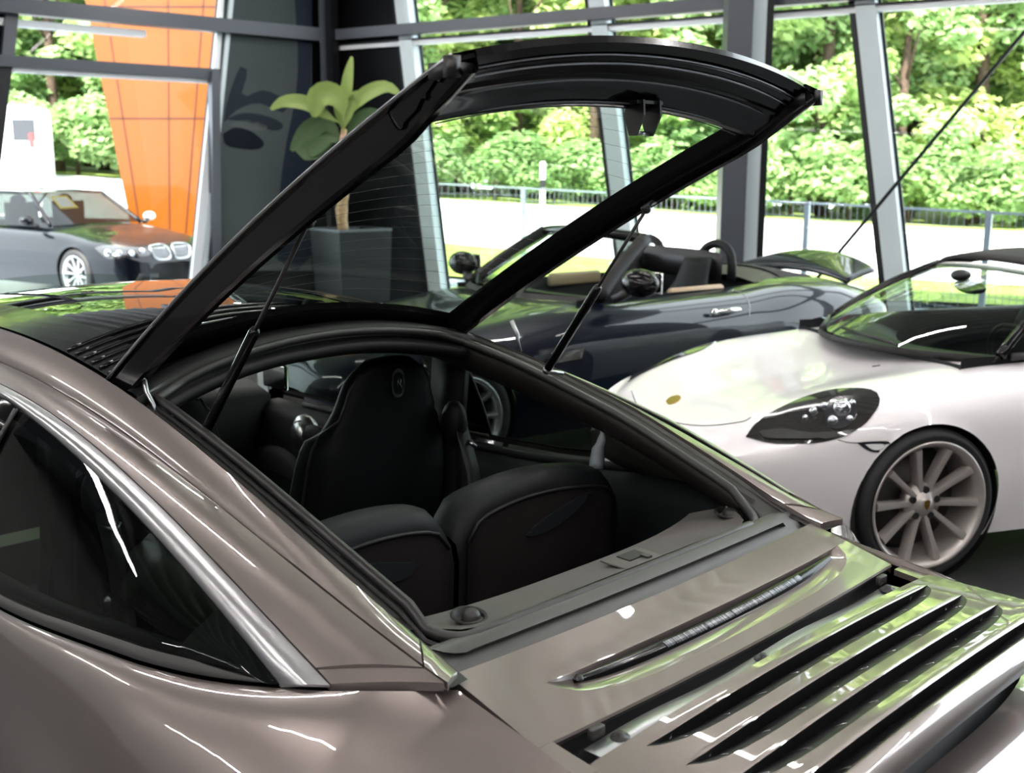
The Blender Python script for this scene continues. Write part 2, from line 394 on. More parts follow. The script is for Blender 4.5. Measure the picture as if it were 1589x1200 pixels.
lmull((332, 120), (334, 400), .10, .1, M['frame_grey'], 0, zd, off=-.1)
lmull((16, 22), (10, 86), .12, .12, M['frame_grey'], zd, ZT)
lmull((6, 100), (-18, 300), .13, .12, M['frame_dark'], 0, zd)
pa, pb = onL(12, 20), onL(8, 86)
trim(MB().prism([pa, pb, pb + DL * 1.0, pa + DL * 1.0], nLh * .05), M['pier_black'])
# panes
wn = [0]
def pane(p):
    wn[0] += 1; struct(mesh('window_%d' % wn[0], p, [[0, 1, 2, 3]], M['glass_room'], smooth=False))
ends = [m for m in mullR] + [(V((RE.x, RE.y, 0)) + nRh * (-.09 * ZT), V((RE.x, RE.y, CZ)) + nRh * (.09 * (CZ - ZT)))]
for (b0, t0_), (b1, t1_) in zip(ends, ends[1:]):
    f = ZT / CZ
    pane([b0, b1, b1.lerp(t1_, f), b0.lerp(t0_, f)]); pane([b0.lerp(t0_, f), b1.lerp(t1_, f), t1_, t0_])
le0, le1 = V((LE.x, LE.y, 0)) + nLh * (-.09 * ZT), V((LE.x, LE.y, CZ)) + nLh * (.09 * (CZ - ZT))
f = zd / CZ; pane([jb, le0, le0.lerp(le1, f), jb.lerp(jt, f)]); pane([jb.lerp(jt, f), le0.lerp(le1, f), le1, jt])

rn = V((-.27, 0, 1)).normalized()                       # cut walls, posts and panes at the sloping roof
for o in [o for o in C.objects if o.get('kind') == 'structure' and o.name not in ('floor', 'ceiling', 'trim_1')]:
    bm = bmesh.new(); bm.from_mesh(o.data)
    r_ = bmesh.ops.bisect_plane(bm, geom=bm.verts[:] + bm.edges[:] + bm.faces[:], plane_co=(0, 0, cz(0) + .03), plane_no=rn, clear_outer=True)
    bm.to_mesh(o.data); bm.free()
# steel column standing just inside the right front
col = empty('steel_column', at_z(1140, 560, 0)); 
cpos = at_depth(1138, 300, onR(1138, 300).y - .45); col.location = (cpos.x, cpos.y, 0)
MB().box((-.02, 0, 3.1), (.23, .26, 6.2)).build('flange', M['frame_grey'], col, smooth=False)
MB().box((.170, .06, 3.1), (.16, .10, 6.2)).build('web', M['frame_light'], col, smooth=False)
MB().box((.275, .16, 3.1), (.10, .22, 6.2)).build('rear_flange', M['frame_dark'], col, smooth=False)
tag(col, 'dark grey steel column in front of the right glass front', 'column')
sg = MB().box((cpos.x - .03, cpos.y - .136, 0), (.15, .008, .15)).build('fire_sign', mat('sign_red', (.55, .05, .04), .4), smooth=False)
sz = at_depth(1124, 184, cpos.y - .14).z; sg.location.z = sz
MB().box((cpos.x - .055, cpos.y - .142, .0), (.05, .004, .10)).build('symbol', M['white_metal'], sg, smooth=False)
tag(sg, 'small red and white safety sign on the steel column', 'sign')
# diagonal tension rod
ra, rb = onR(1589, 50, -.35), onR(1288, 408, -.35); rd = (ra - rb)
rod = MB().tube([rb - rd * .93, ra + rd * .9], .017, 8).build('tension_rod', M['frame_dark'])
tag(rod, 'thin dark steel rod slanting across the right windows', 'rod')
# poster with an eye beside the corner
def onP(x, y): return onL(x, y, -.06)
poster = MB().prism([onP(352, -60), onP(484, -60), onP(484, 420), onP(322, 420)], nLh * .01)
po = poster.build('poster', noise_mat('poster_print', (.050, .062, .063), (.066, .080, .080), .5, .7, spec=.04), smooth=False)
tag(po, 'tall dark grey poster of a close-up eye beside the black corner', 'poster')
ink = [mat('ink_%d' % i, c, .7, spec=.03) for i, c in enumerate([(.022, .029, .036), (.010, .012, .018), (.020, .026, .040), (.085, .098, .098)])]
def blob(name, pts, i, k):
    P = [onL(x, y, -.061 - .002 * k) for x, y in catmull_px(pts)]
    MB().prism(P, nLh * .0012).build(name, ink[i], po, smooth=False)
def catmull_px(pts):
    q = catmull([V((x, y, 0)) for x, y in pts + [pts[0]]], 28)[:-1]; return [(p.x, p.y) for p in q]
blob('print_shade', [(455, -40), (482, -40), (482, 180), (482, 400), (430, 400), (440, 250), (462, 120)], 2, 1)
blob('print_brow', [(348, 190), (352, 160), (372, 105), (384, 112), (376, 150), (410, 140), (445, 158), (440, 175), (400, 160), (366, 172)], 0, 2)
blob('print_lid', [(350, 185), (380, 175), (420, 182), (440, 195), (425, 203), (385, 190)], 0, 2)
blob('print_highlight', [(356, 193), (385, 186), (415, 196), (400, 204), (370, 198)], 3, 2)
blob('print_iris', [(346, 208), (365, 198), (390, 204), (410, 222), (398, 232), (368, 230), (350, 224)], 1, 3)

# ------------------------------------------------------------------ outside
def ter(x, y): return max(0, min(1, (y - 18) / 12)) ** 1.2 * max(.15, min(2.2, .9 - .057 * x)) - .02
def at_ter(px, py):
    z = 0.
    for _ in range(40):
        p = at_z(px, py, z); p.y = min(p.y, 60) if p.y > 0 else 60
        z = .5 * z + .5 * ter(p.x, p.y)
    return p
def band(name, near, far, m, kind, lift, nx=40, ny=10):
    rows = []
    for j in range(ny + 1):
        r = []
        for i in range(nx + 1):
            x = -34 + 68 * i / nx; y0, y1 = near(x), far(x); y = y0 + (y1 - y0) * j / ny
            r.append(V((x, y, ter(x, y) + lift)))
        rows.append(r)
    o = MB().grid(rows).build(name, m); o['kind'] = kind
    return o
g1 = lambda x: 17.6 - .52 * max(x, -6)              # near edge of the lawn
g2 = lambda x: max(21.5 - .60 * max(x, -5), 10)
g3 = lambda x: 29.5 - .06 * x
band('paving_ground', lambda x: -12, lambda x: 46, M['paving'], 'structure', -.10)
lawn = band('lawn', lambda x: g1(x) if x > -4 else g2(x) - .01, lambda x: g2(x), M['grass'], 'stuff', .005)
tag(lawn, 'mown grass strip between the glass front and the road', 'grass')
band('road', g2, g3, M['road'], 'structure', .0)
verge = band('verge', g3, lambda x: 46, M['grass'], 'stuff', .006); tag(verge, 'grassy verge at the foot of the wood', 'grass')

def leaf_cloud(name, m, parent, blobs, n, size, seed):
    rnd = random.Random(seed); vs, fs = [], []
    for _ in range(n):
        c, r = blobs[rnd.randrange(len(blobs))]
        d = V((rnd.gauss(0, 1), rnd.gauss(0, 1), rnd.gauss(0, 1))).normalized() * (r * (rnd.random() ** .35))
        p = V(c) + V((d.x, d.y, d.z * .75))
        a = V((rnd.gauss(0, 1), rnd.gauss(0, 1), rnd.gauss(0, .5))).normalized()
        nrm = (V((rnd.gauss(0, .6), rnd.gauss(0, .6) - .35, 1)) + d.normalized() * .5).normalized()
        a = (a - nrm * a.dot(nrm)).normalized(); b = nrm.cross(a); s = size * rnd.uniform(.6, 1.3); k = len(vs)
        vs += [p - a * s, p + b * s * .55 + nrm * s * .12, p + a * s, p - b * s * .55 + nrm * s * .12]
        fs += [[k, k + 1, k + 2], [k, k + 2, k + 3]]
    me = bpy.data.meshes.new(name); me.from_pydata([tuple(v) for v in vs], [], fs); me.materials.append(m)
    o = bpy.data.objects.new(name, me); C.objects.link(o); o.parent = parent; return o
def make_tree(seed, h, w, low, m):
    rnd = random.Random(seed); t = empty('tree')
    path = [V((0, 0, -.3)), V((rnd.uniform(-.1, .1), 0, h * .3)), V((rnd.uniform(-.3, .3), rnd.uniform(-.3, .3), h * .85))]
    tk = MB().tube(catmull(path, 8), [.20, .19, .18, .16, .14, .11, .08, .05], 8)
    for i in range(5):
        z = h * rnd.uniform(.35, .7); a = rnd.uniform(0, 6.28)
        tk.tube([V((0, 0, z)), V((math.cos(a) * w * .5, math.sin(a) * w * .5, z + h * .16))], [.06, .02], 6)
    tk.build('trunk', M['trunk'], t)
    bl = []
    for i in range(34):
        z = low + (h - low) * (i + .5) / 34; rr = w * (math.sin(math.pi * (.12 + .80 * (z - low) / (h - low))) ** .6)
        a = rnd.uniform(0, 6.28); q = rnd.uniform(.35, 1) * rr
        bl.append(((math.cos(a) * q, math.sin(a) * q, z), rnd.uniform(.55, 1.0)))
    leaf_cloud('crown', m, t, bl, 9500, .155, seed); return t
kinds = [make_tree(11, 9.5, 2.5, .6, M['leaf_a']), make_tree(12, 11, 2.7, .8, M['leaf_b']), make_tree(13, 10, 2.3, .4, M['leaf_c'])]
words = ['bright yellow-green leafy tree', 'mid green leafy tree', 'deeper green leafy tree']
spots = []
rnd = random.Random(5)
for i in range(17):
    px = -140 + i * 118; spots.append((at_depth(px, 300, 33 + rnd.uniform(-1.2, 1.2)), i))
for i in range(14):
    px = -110 + i * 138; spots.append((at_depth(px, 300, 38 + rnd.uniform(-1.5, 1.5)), i + 50))
for i in range(9):
    px = -100 + i * 225; spots.append((at_depth(px, 300, 45 + rnd.uniform(-2, 2)), i + 200))
used = set()
for p, i in spots:
    k = (i * 7 + i // 3) % 3
    if k not in used: o = kinds[k]; used.add(k)
    else:
        o = kinds[k].copy(); C.objects.link(o)
        for ch in kinds[k].children: link_copy(ch, o)
    o.location = (p.x, p.y, ter(p.x, p.y)); o.rotation_euler = (0, 0, rnd.uniform(0, 6.28)); s = rnd.uniform(.9, 1.2) * (3.3 if i >= 200 else 1.25 if i >= 50 else 1); o.scale = (s, s, s)
    tag(o, words[k] + ' in the sunlit wood beyond the road', 'tree', words[k] + 's in the wood')
bush = empty('bush'); bl = [((rnd.uniform(-1.3, 1.3), rnd.uniform(-.5, .5), rnd.uniform(.3, 1.6)), rnd.uniform(.4, .7)) for _ in range(16)]
leaf_cloud('foliage', M['leaf_c'], bush, bl, 3600, .11, 3); MB().tube([(0, 0, -.2), (0, 0, 1)], [.06, .03], 6).build('stem', M['trunk'], bush)
for i in range(20):
    p = at_depth(-60 + i * 92, 300, 31.0 + rnd.uniform(-.5, .3))
    if i == 0: o = bush
    else:
        o = bush.copy(); C.objects.link(o)
        for ch in bush.children: link_copy(ch, o)
    o.location = (p.x, p.y, ter(p.x, p.y)); o.rotation_euler = (0, 0, rnd.uniform(0, 6.28)); s = rnd.uniform(.8, 1.25); o.scale = (s, s, s)
    tag(o, 'low green bush at the foot of the sunlit wood', 'bush', 'bushes along the foot of the wood')

# fence along the road
fp = [(560, 279, 23.5), (812, 292, 20), (1010, 303, 17.5), (1253, 315, 15), (1535, 330, 12.8), (1850, 345, 11.2)]
FP = [at_depth(x, y, d) for x, y, d in fp]
fen = empty('wire_fence', (FP[1].x, FP[1].y, 0)); fo = V(fen.location)
for p in FP:
    MB().beam(V((p.x, p.y, -.1)) - fo, V((p.x, p.y, p.z + .02)) - fo, .07, .07, DR).build('post', M['fence'], fen, smooth=False)
mb = MB(); rl = MB()
for a, b in zip(FP, FP[1:]):
    rl.beam(a - fo, b - fo, .03, .03); n = 26
    for i in range(n + 1):
        q = a.lerp(b, i / n); mb.beam(V((q.x, q.y, .05)) - fo, V((q.x, q.y, q.z)) - fo, .005, .005, DR)
    for i in range(7): 
        z = .1 + (a.z - .15) * i / 7; mb.beam(V((a.x, a.y, z)) - fo, V((b.x, b.y, z)) - fo, .006, .006)
rl.build('top_rail', M['fence'], fen, smooth=False); w = mb.build('wire_mesh', M['fence'], fen, smooth=False)
tag(fen, 'grey wire mesh fence with square posts along the road', 'fence')
# reflector post
rp = at_depth(842, 300, 26.5); rt = at_depth(838, 251, 26.5)
ro = empty('reflector_post', (rp.x, rp.y, ter(rp.x, rp.y)))
zt = rt.z - ro.location.z
MB().box((0, 0, zt / 2), (.13, .1, zt)).build('post', M['white_metal'], ro, smooth=False, bev=.02)
MB().box((0, 0, zt * .62), (.134, .104, .2)).build('band', M['black'], ro, smooth=False)
tag(ro, 'white roadside reflector post with a black band', 'post')
# orange tower
ob = [(130, -10), (347, -10), (292, 440), (221, 440)]
base = at_depth(250, 440, 18.5)
T = [at_depth(x, y, 18.5) for x, y in ob]
tl, tr_, br, bl_ = T
def up(p, q, z): return p + (q - p) * ((z - p.z) / (q.z - p.z))
tl2, tr2 = up(bl_, tl, 7.5), up(br, tr_, 7.5); bl2, br2 = up(bl_, tl, -.05), up(br, tr_, -.05)
tw = empty('orange_tower', (base.x, base.y, 0)); to = V(tw.location)
back = V((-.5, 2.2, 0))
MB().prism([p - to for p in (bl2, br2, tr2, tl2)], back).build('cladding', M['orange'], tw, smooth=False)
sm = MB()
for f in (.14, .60, .86):
    sm.beam(bl2.lerp(br2, f) - to - V((0, .004, 0)), tl2.lerp(tr2, f) - to - V((0, .004, 0)), .02, .012, V((1, 0, 0)))
for z in (2.55, 4.3): sm.beam(up(bl_, tl, z) - to - V((0, .004, 0)), up(br, tr_, z) - to - V((0, .004, 0)), .02, .012)
sm.build('panel_joints', M['orange_seam'], tw, smooth=False)
tag(tw, 'glossy orange panel clad tower tapering to its foot', 'tower')
# white van far left
vp = at_depth(14, 262, 27); vo = empty('white_van', (vp.x, vp.y, ter(vp.x, vp.y)), R(8))
MB().box((-1.6, 1.0, 1.15), (4.4, 1.9, 2.0)).build('body', M['white_metal'], vo, smooth=False, bev=.15)
MB().box((.4, .04, 1.55), (.5, .06, .5)).build('rear_window', M['dark_lens'], vo, smooth=False)
MB().box((.57, .02, 1.3), (.10, .06, .34)).build('tail_light', M['red_lens'], vo, smooth=False)
for x in (-3.3, -.6): MB().lathe([(0, 0), (.31, 0), (.31, .2), (0, .2)], (x, .04, .30), (0, 1, 0), 16).build('wheel', M['tyre'], vo)
tag(vo, 'white van with a red tail light behind the black saloon', 'van')

# plant in a square planter by the corner
pd = 12.0
pc = at_depth(538, 357, pd); pz = pc.z
pl = empty('potted_banana_plant', (pc.x, pc.y + .3, 0)); po_ = V(pl.location)
hw1, hw0 = .33, .29
ring = lambda h, z: [V((-h, -h, z)), V((h, -h, z)), V((h, h, z)), V((-h, h, z))]
pk = MB().grid([ring(hw0, 0), ring(hw1, pz), ring(hw1 - .03, pz), ring(hw1 - .05, pz - .08)], cv=True).add(ring(hw1 - .05, pz - .08), [[0, 1, 2, 3]]).build('planter', M['planter'], pl, smooth=False)
pk.rotation_euler = (0, 0, R(38))
rm = MB().grid([ring(hw1 + .004, pz - .02), ring(hw1 + .004, pz + .006), ring(hw1 - .03, pz + .006)], cv=True).build('planter_rim', M['planter_rim'], pk, smooth=False)
def pp(x, y, dy=0.): return at_depth(x, y, po_.y + dy) - po_
MB().tube(catmull([pp(533, 362), pp(530, 325), pp(535, 290), pp(531, 240), pp(534, 200)], 14), [.062, .06, .062, .07, .058, .056, .06, .055, .05, .05, .045, .04, .036, .03], 10).build('trunk', M['palm_trunk'], pl)
def pleaf(pts, w, m, dy=0., fold=.25, dys=None):
    n = 14; ax = catmull([pp(x, y, dy + (dys[i] if dys else 0)) for i, (x, y) in enumerate(pts)], n); rows = []
    for i, p in enumerate(ax):
        t = i / (n - 1); ww = w * .74 * (max(0, math.sin(math.pi * min(1, max(0, (t - .12) / .9)))) ** .8) + .008
        d = (ax[min(i + 1, n - 1)] - ax[max(i - 1, 0)]).normalized(); s = d.cross(V((.15, -1, .25))).normalized(); nn = s.cross(d)
        rows.append([p + s * ww * u + nn * ww * (abs(u) * fold + .06 * math.sin(9 * t + u * 3)) for u in (-1, -.5, 0, .5, 1)])
    MB().grid(rows).build('leaf', m, pl)
la, ld = M['plant_leaf'], M['plant_leaf_dark']
pleaf([(534, 205), (536, 160), (540, 120), (546, 88)], .075, la)
pleaf([(533, 210), (528, 165), (532, 140), (541, 128)], .09, la, .05)
pleaf([(534, 200), (545, 168), (570, 145), (600, 135), (622, 148)], .10, la, -.05)
pleaf([(533, 190), (528, 160), (510, 148), (492, 156), (488, 182)], .17, la, -.15, .5)
pleaf([(533, 195), (500, 175), (472, 160), (440, 158), (420, 170)], .10, la, -.05)
pleaf([(533, 205), (545, 150), (548, 150), (545, 165)], .09, la, -.1)
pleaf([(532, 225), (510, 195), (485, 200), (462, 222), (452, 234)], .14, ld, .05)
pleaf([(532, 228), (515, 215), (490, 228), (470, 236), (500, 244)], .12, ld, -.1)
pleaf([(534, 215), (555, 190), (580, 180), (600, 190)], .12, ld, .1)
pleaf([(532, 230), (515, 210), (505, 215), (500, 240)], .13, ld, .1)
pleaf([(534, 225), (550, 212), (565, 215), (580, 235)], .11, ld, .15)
tag(pl, 'banana plant with broad leaves in a square black planter by the dark corner', 'plant')

#@@CARS@@
# ------------------------------------------------------------------ the brown sports car with its rear hatch raised
F = Frame(.281, 1.938, 44.5)
car = empty('sports_car', F.o, F.yaw)
tag(car, 'brown metallic sports coupe in the foreground with its rear glass hatch raised', 'car')
def curve_y(tab):                                     # table of (y, x, z)
    ys_ = np.array([t[0] for t in tab]); n = len(tab)
    fx = np.polyfit(ys_, [t[1] for t in tab], 2 if n > 6 else 1); fz = np.polyfit(ys_, [t[2] for t in tab], 4 if n > 7 else 3)
    if n == 7 and tab[0][1] > -.56: fx = np.polyfit(ys_, [t[1] for t in tab], 3)
    return lambda y: V((float(np.polyval(fx, y)), y, float(np.polyval(fz, y))))
def curve_e(tab):
    X = [(y, x) for y, x, z in tab]; Z = [(y, z) for y, x, z in tab]
    return lambda y: V((interp(X, y), y, interp(Z, y)))
A = curve_y([(-.02, -.530, .976), (.09, -.527, .994), (.23, -.523, 1.024), (.40, -.520, 1.073), (.55, -.517, 1.124), (.72, -.513, 1.17), (.99, -.510, 1.218), (1.19, -.507, 1.253), (1.58, -.503, 1.292), (1.84, -.50, 1.312), (2.6, -.50, 1.30)])
B = curve_y([(-.055, -.580, .980), (.007, -.577, .990), (.163, -.573, 1.006), (.311, -.570, 1.037), (.476, -.567, 1.076), (.614, -.563, 1.105), (.792, -.56, 1.135), (1.082, -.557, 1.175), (1.399, -.553, 1.216), (1.722, -.55, 1.237), (2.6, -.55, 1.24)])
Cc = curve_y([(.107, -.680, .956), (.155, -.672, .967), (.369, -.66, 1.016), (.512, -.65, 1.057), (.776, -.64, 1.122), (1.116, -.63, 1.172), (1.481, -.62, 1.210), (2.6, -.62, 1.23)])
D = curve_y([(.19, -.712, .938), (.311, -.698, .970), (.572, -.686, 1.040), (.771, -.674, 1.090), (.978, -.662, 1.132), (1.321, -.65, 1.183), (2.6, -.66, 1.20)])
E = curve_e([(-.055, -.585, .975), (.023, -.633, .966), (.104, -.680, .953), (.373, -.76, .908), (.532, -.795, .896), (1.042, -.83, .848), (1.6, -.845, .83), (2.6, -.85, .82)])
def span(cv, y0, y1, n): return [cv(y0 + (y1 - y0) * (i / (n - 1))) for i in range(n)]
def strip(c0, c1, k=5, bulge=0., out=V((-.3, -.1, 1))):
    rows = []
    for p, q in zip(c0, c1): rows.append([p.lerp(q, j / (k - 1)) + out.normalized() * (bulge * math.sin(math.pi * j / (k - 1))) for j in range(k)])
    return rows
def inset(rows, d):                                   # draw the borders of a panel in by d: the shut lines
    out = []
    for r in rows:
        w = (r[-1] - r[0]); u = w.normalized(); r2 = [p for p in r]; r2[0] = r[0] + u * d; r2[-1] = r[-1] - u * d; out.append(r2)
    return out
def edge_rows(rows, dz=.014):                          # turn the borders down so that a panel has an edge
    rr = [[p for p in r] for r in rows]; o = []
    for r in rr: o.append([r[0] - V((0, 0, dz))] + r + [r[-1] - V((0, 0, dz))])
    o.insert(0, [p - V((0, 0, dz)) for p in o[0]]); o.append([p - V((0, 0, dz)) for p in o[-1]]); return o
def panel(name, rows, m, d=.0032, both=True, parent=car, dz=.014, rz=0.):
    rw = edge_rows(inset(rows, d), dz)
    o = MB().grid(rw).build(name, m, parent, auto=50)
    if both: MB().grid([[q + V((0, 0, rz)) for q in flip(r)] for r in rw]).build(name, m, parent, auto=50)
    return o
N_ = 40
rail_in = strip(span(A, .075, 2.6, N_), span(B, .005, 2.6, N_), 5, .004)
panel('roof_rail', rail_in, M['brown'])
pil = strip(span(B, .0, 2.6, N_), span(Cc, .152, 2.6, N_), 6, .008, V((-.5, -.2, 1)))
panel('rear_pillar', pil, M['brown'], rz=-.014)
panel('pillar_foot', strip(span(B, -.050, -.004, 4), span(Cc, .108, .146, 4), 5, .003), M['brown'])
panel('rail_foot', strip(span(A, -.02, .068, 4), span(B, -.052, .0, 4), 4, .002), M['brown'])
panel('window_trim_strip', strip(span(Cc, .105, 2.6, N_), span(D, .19, 2.6, N_), 7, .010, V((-1, -.3, .6))), M['alu'], .001, dz=.004)
# dark understructure beneath the shut lines
un = []
for i in range(N_):
    t = i / (N_ - 1); un.append([p - V((-.012, 0, .012)) for p in (A(-.03 + 2.6 * t), B(-.05 + 2.62 * t), Cc(.11 + 2.46 * t), D(.2 + 2.4 * t))])
MB().grid(un).grid([flip(r) for r in un]).build('pillar_structure', M['rubber'], car)
# side glass
def side_glass(y0, y1):
    rows = []
    for i in range(24):
        t = i / 23; top = D(.19 + t * 2.4); bot = E(.232 + t * 2.36) + V((.004, 0, .006 + .010 * min(1, t * 4))); rows.append([top.lerp(bot, j / 6) + V((-.010 * math.sin(math.pi * j / 6), 0, 0)) for j in range(7)])
    return rows
sg_ = side_glass(0, 1); cut = 9
def isplit(rows, y): return [r for r in rows if r[0].y <= y], [r for r in rows if r[0].y >= y]
qa, qb = isplit(sg_, 1.36)
for fl in (False, True):
    f_ = flip if fl else (lambda r: r)
    MB().grid([f_(r) for r in qa]).build('quarter_window', M['glass_dark'], car)
    MB().grid([f_(r) for r in qb[1:]]).build('door_window', M['glass_dark'], car)
    bp = [r for r in (qa[-1], qb[1])]
    MB().grid([f_([p + V((-.003, 0, 0)) for p in r]) for r in bp]).build('door_pillar', M['gloss_black'], car, sol=.006)
    MB().tube(f_([p + V((-.008, -.0, 0)) for p in bp[0]]), .006, 8).build('pillar_bead', M['seal'], car)
    # opaque printed border at the pointed rear end of the glass
    fr = [[p + V((.003, 0, 0)) for p in r] for r in qa[:3]]
    MB().grid([f_(r) for r in fr]).build('window_border', M['black'], car)
    belt = []
    for i in range(41):
        y = .205 + 2.39 * (i / 40) ** 1.5; w_ = min(1, .25 + (y - .205) / .25); e = E(y); belt.append([e + V((.008, 0, .022)) * w_, e + V((-.002, 0, .014)) * w_, e + V((-.004, 0, .003)) * w_])
    MB().grid([f_(r) for r in belt]).build('belt_strip', M['seal'], car)
# rear fender and door skin
G = curve_e([(-.06, -.548, .950), (-.11, -.549, .943), (-.233, -.553, .928), (-.275, -.556, .921), (-.45, -.57, .87), (-.62, -.58, .80), (-.8, -.58, .70)])
def T(y): return E(y) + V((-.002, 0, -.006)) if y > -.03 else G(y)
HW = [(2.6, .86), (1.6, .868), (1.0, .882), (.3, .903), (-.1, .905), (-.4, .88), (-.6, .83), (-.75, .76), (-.8, .72)]
ys = [2.6 - i * .1 for i in range(16)] + [1.05 - i * .05 for i in range(22)] + [-.04, -.065, -.1, -.15, -.2, -.26, -.32, -.38, -.43]
rows = []
for y in ys:
    t = T(y); hw = interp(HW, y); r = []
    zl = .54 if y > -.3 else .54 - .10 * (-.3 - y)
    for j in range(15):
        th = math.pi / 2 * j / 14
        r.append(V((t.x - (hw + t.x) * math.sin(th) ** .92, y, t.z - (t.z - zl) * (1 - math.cos(th)) ** (.60 + .44 * max(0, min(1, (y + .05) / .5))))))
    for z in (.44, .36, .26, .16): r.append(V((-hw + (.54 - z) * .06, y, z)))
    r.insert(0, t + V((.004, 0, -.016))); rows.append(r)
for f_ in (lambda r: r, flip): MB().grid([f_(r) for r in rows]).build('rear_fender', M['brown'], car, auto=45)
# rear deck panel with the recessed brake light, and the louvred lid behind it
def slot_strip(mbs, y_f, w, xe, x0, zf, depth, ya, yb, nx=60, lip=.004, nfl=7):
    """surface between y = ya (front) and yb (rear) holding one slot: front wall at y_f, opening w, half length xe about x0"""
    body, floor = mbs; XS = [-.53 + 1.06 * i / nx for i in range(nx + 1)]
    S = lambda x: max(0., 1 - abs((x - x0) / xe) ** 5)
    ch = lambda x: .0035 * min(1, S(x) * 3)
    front = [[V((x, ya + (y_f + ch(x) - ya) * j / 2, zf(x, ya + (y_f - ya) * j / 2))) for x in XS] for j in range(3)]
    body.grid(front)
    edge = [V((x, y_f, zf(x, y_f) - ch(x) * .45)) for x in XS]
    lipr = [V((x, y_f + .001, zf(x, y_f) - lip * min(1, S(x) * 3))) for x in XS]
    body.grid([front[2], edge]); body.grid([edge, lipr])
    wall = [V((x, y_f + .012 * S(x), zf(x, y_f) - lip * min(1, S(x) * 3) - depth * S(x))) for x in XS]
    floor.grid([lipr, wall])
    fr = [wall]
    for j in range(1, nfl + 1):
        t = j / nfl
        fr.append([V((x, y_f + .012 * S(x) * (1 - t) - w * S(x) ** .5 * t, zf(x, y_f - w * S(x) ** .5 * t) - (lip * min(1, S(x) * 3) + depth * S(x)) * (1 - t) ** 1.25)) for x in XS])
    k = nfl
    floor.grid(fr[:k + 1])
    last = fr[-1]
    body.grid([[last[i].lerp(V((x, yb, zf(x, yb))), j / 2) for i, x in enumerate(XS)] for j in range(3)])
zd_ = lambda x, y: .944 + y * .22 - .10 * y * y + .012 * (x / .53) ** 2
bd, fl_ = MB(), MB()
slot_strip((bd, fl_), -.086, .074, .445, .045, zd_, .022, 0.0, -.19, nfl=8)
bd.grid([[V((-.53 + 1.06 * i / 60, y, zd_(-.53 + 1.06 * i / 60, 0) - dz)) for i in range(61)] for y, dz in ((0, 0), (.004, .012))])
bd.grid([[V((-.53 + 1.06 * i / 60, y, zd_(-.53 + 1.06 * i / 60, -.19) - dz)) for i in range(61)] for y, dz in ((-.19, 0), (-.192, .004), (-.186, .014))])
bd.grid([[V((s * .53, -.19 * i / 10, zd_(.53, -.19 * i / 10))) for i in range(11)] for s in (-1,)] + [[V((-.532, -.19 * i / 10, zd_(.53, -.19 * i / 10) - .02)) for i in range(11)]])
bd.grid([[V((.53, -.19 * i / 10, zd_(.53, -.19 * i / 10))) for i in range(11)], [V((.532, -.19 * i / 10, zd_(.53, -.19 * i / 10) - .02)) for i in range(11)]])
deck = bd.build('deck_panel', M['brown'], car, auto=40)
fl_.build('light_recess', M['brown'], deck, auto=40)
bl0 = MB()
def barpt(x): return V((x, -.088 - .006, zd_(x, -.09) - .007 - .004 * (1 - abs((x - .045) / .43))))
xs = [-.355 + .80 * i / 30 for i in range(31)]
wv = lambda x: .020 * (1 - abs((x - .045) / .43) ** 4) + .002
bl0.grid([[barpt(x) + V((0, 0, .002)) for x in xs], [barpt(x) + V((0, -wv(x) * .5, .0025)) for x in xs], [barpt(x) + V((0, -wv(x), -.003)) for x in xs], [barpt(x) + V((0, -wv(x), -.02)) for x in xs]])
bl0.build('brake_light_housing', M['gloss_black'], deck)
xs2 = [-.13 + .44 * i / 30 for i in range(31)]
MB().grid([[barpt(x) + V((0, -wv(x) * .45, .004)) for x in xs2], [barpt(x) + V((0, -wv(x) * .98, -.001)) for x in xs2], [barpt(x) + V((0, -wv(x) * 1.0, -.012)) for x in xs2]]).build('brake_light_lens', noise_mat('lens_ribs', (.010, .012, .014), (.20, .21, .22), 60, .2, 0, .2, 0, stretch=(6, .1, .1)), deck)
MB().lathe([(0, .006), (.006, .006), (.008, 0)], barpt(-.345) + V((0, -.008, .002)), (0, 0, 1), 12).build('screw', M['black'], deck)
zg = lambda x, y: .927 - .016 * (x / .53) ** 2 + (.0 if y > -.48 else -(y + .48) ** 2 * 2)
bg, fg = MB(), MB()
YF = [-.301, -.371, -.438, -.505]
bounds = [-.272, -.357, -.427, -.494, -.560]
for i, yf in enumerate(YF):
    slot_strip((bg, fg), yf, .043 if i < 3 else .042, .435 - .0 * i, .02, zg, .034, bounds[i], bounds[i + 1])
XS = [-.53 + 1.06 * i / 60 for i in range(61)]
bg.grid([[V((x, -.272, zg(x, -.272) - d)) for x in XS] for d in (0, .016)])
for s in (-.53, .53):
    bg.grid([[V((s, -.272 - .3 * i / 12, zg(s, -.272 - .3 * i / 12) - d)) for i in range(13)] for d in (0, .03)])
lp_ = [(-.553, -.004), (-.549, .010), (-.553, .021), (-.561, .026), (-.572, .024), (-.582, .016), (-.589, .004), (-.590, -.006), (-.585, -.012), (-.565, -.014)]
bg.grid([[V((x, y + .02 * (x / .53) ** 2 * 0, .927 - .016 * (x / .53) ** 2 + h)) for x in XS] for y, h in lp_])
lid = bg.build('louvred_lid', M['brown'], car, auto=40)
fgo = fg.build('louvre_channels', M['black'], lid, auto=40)
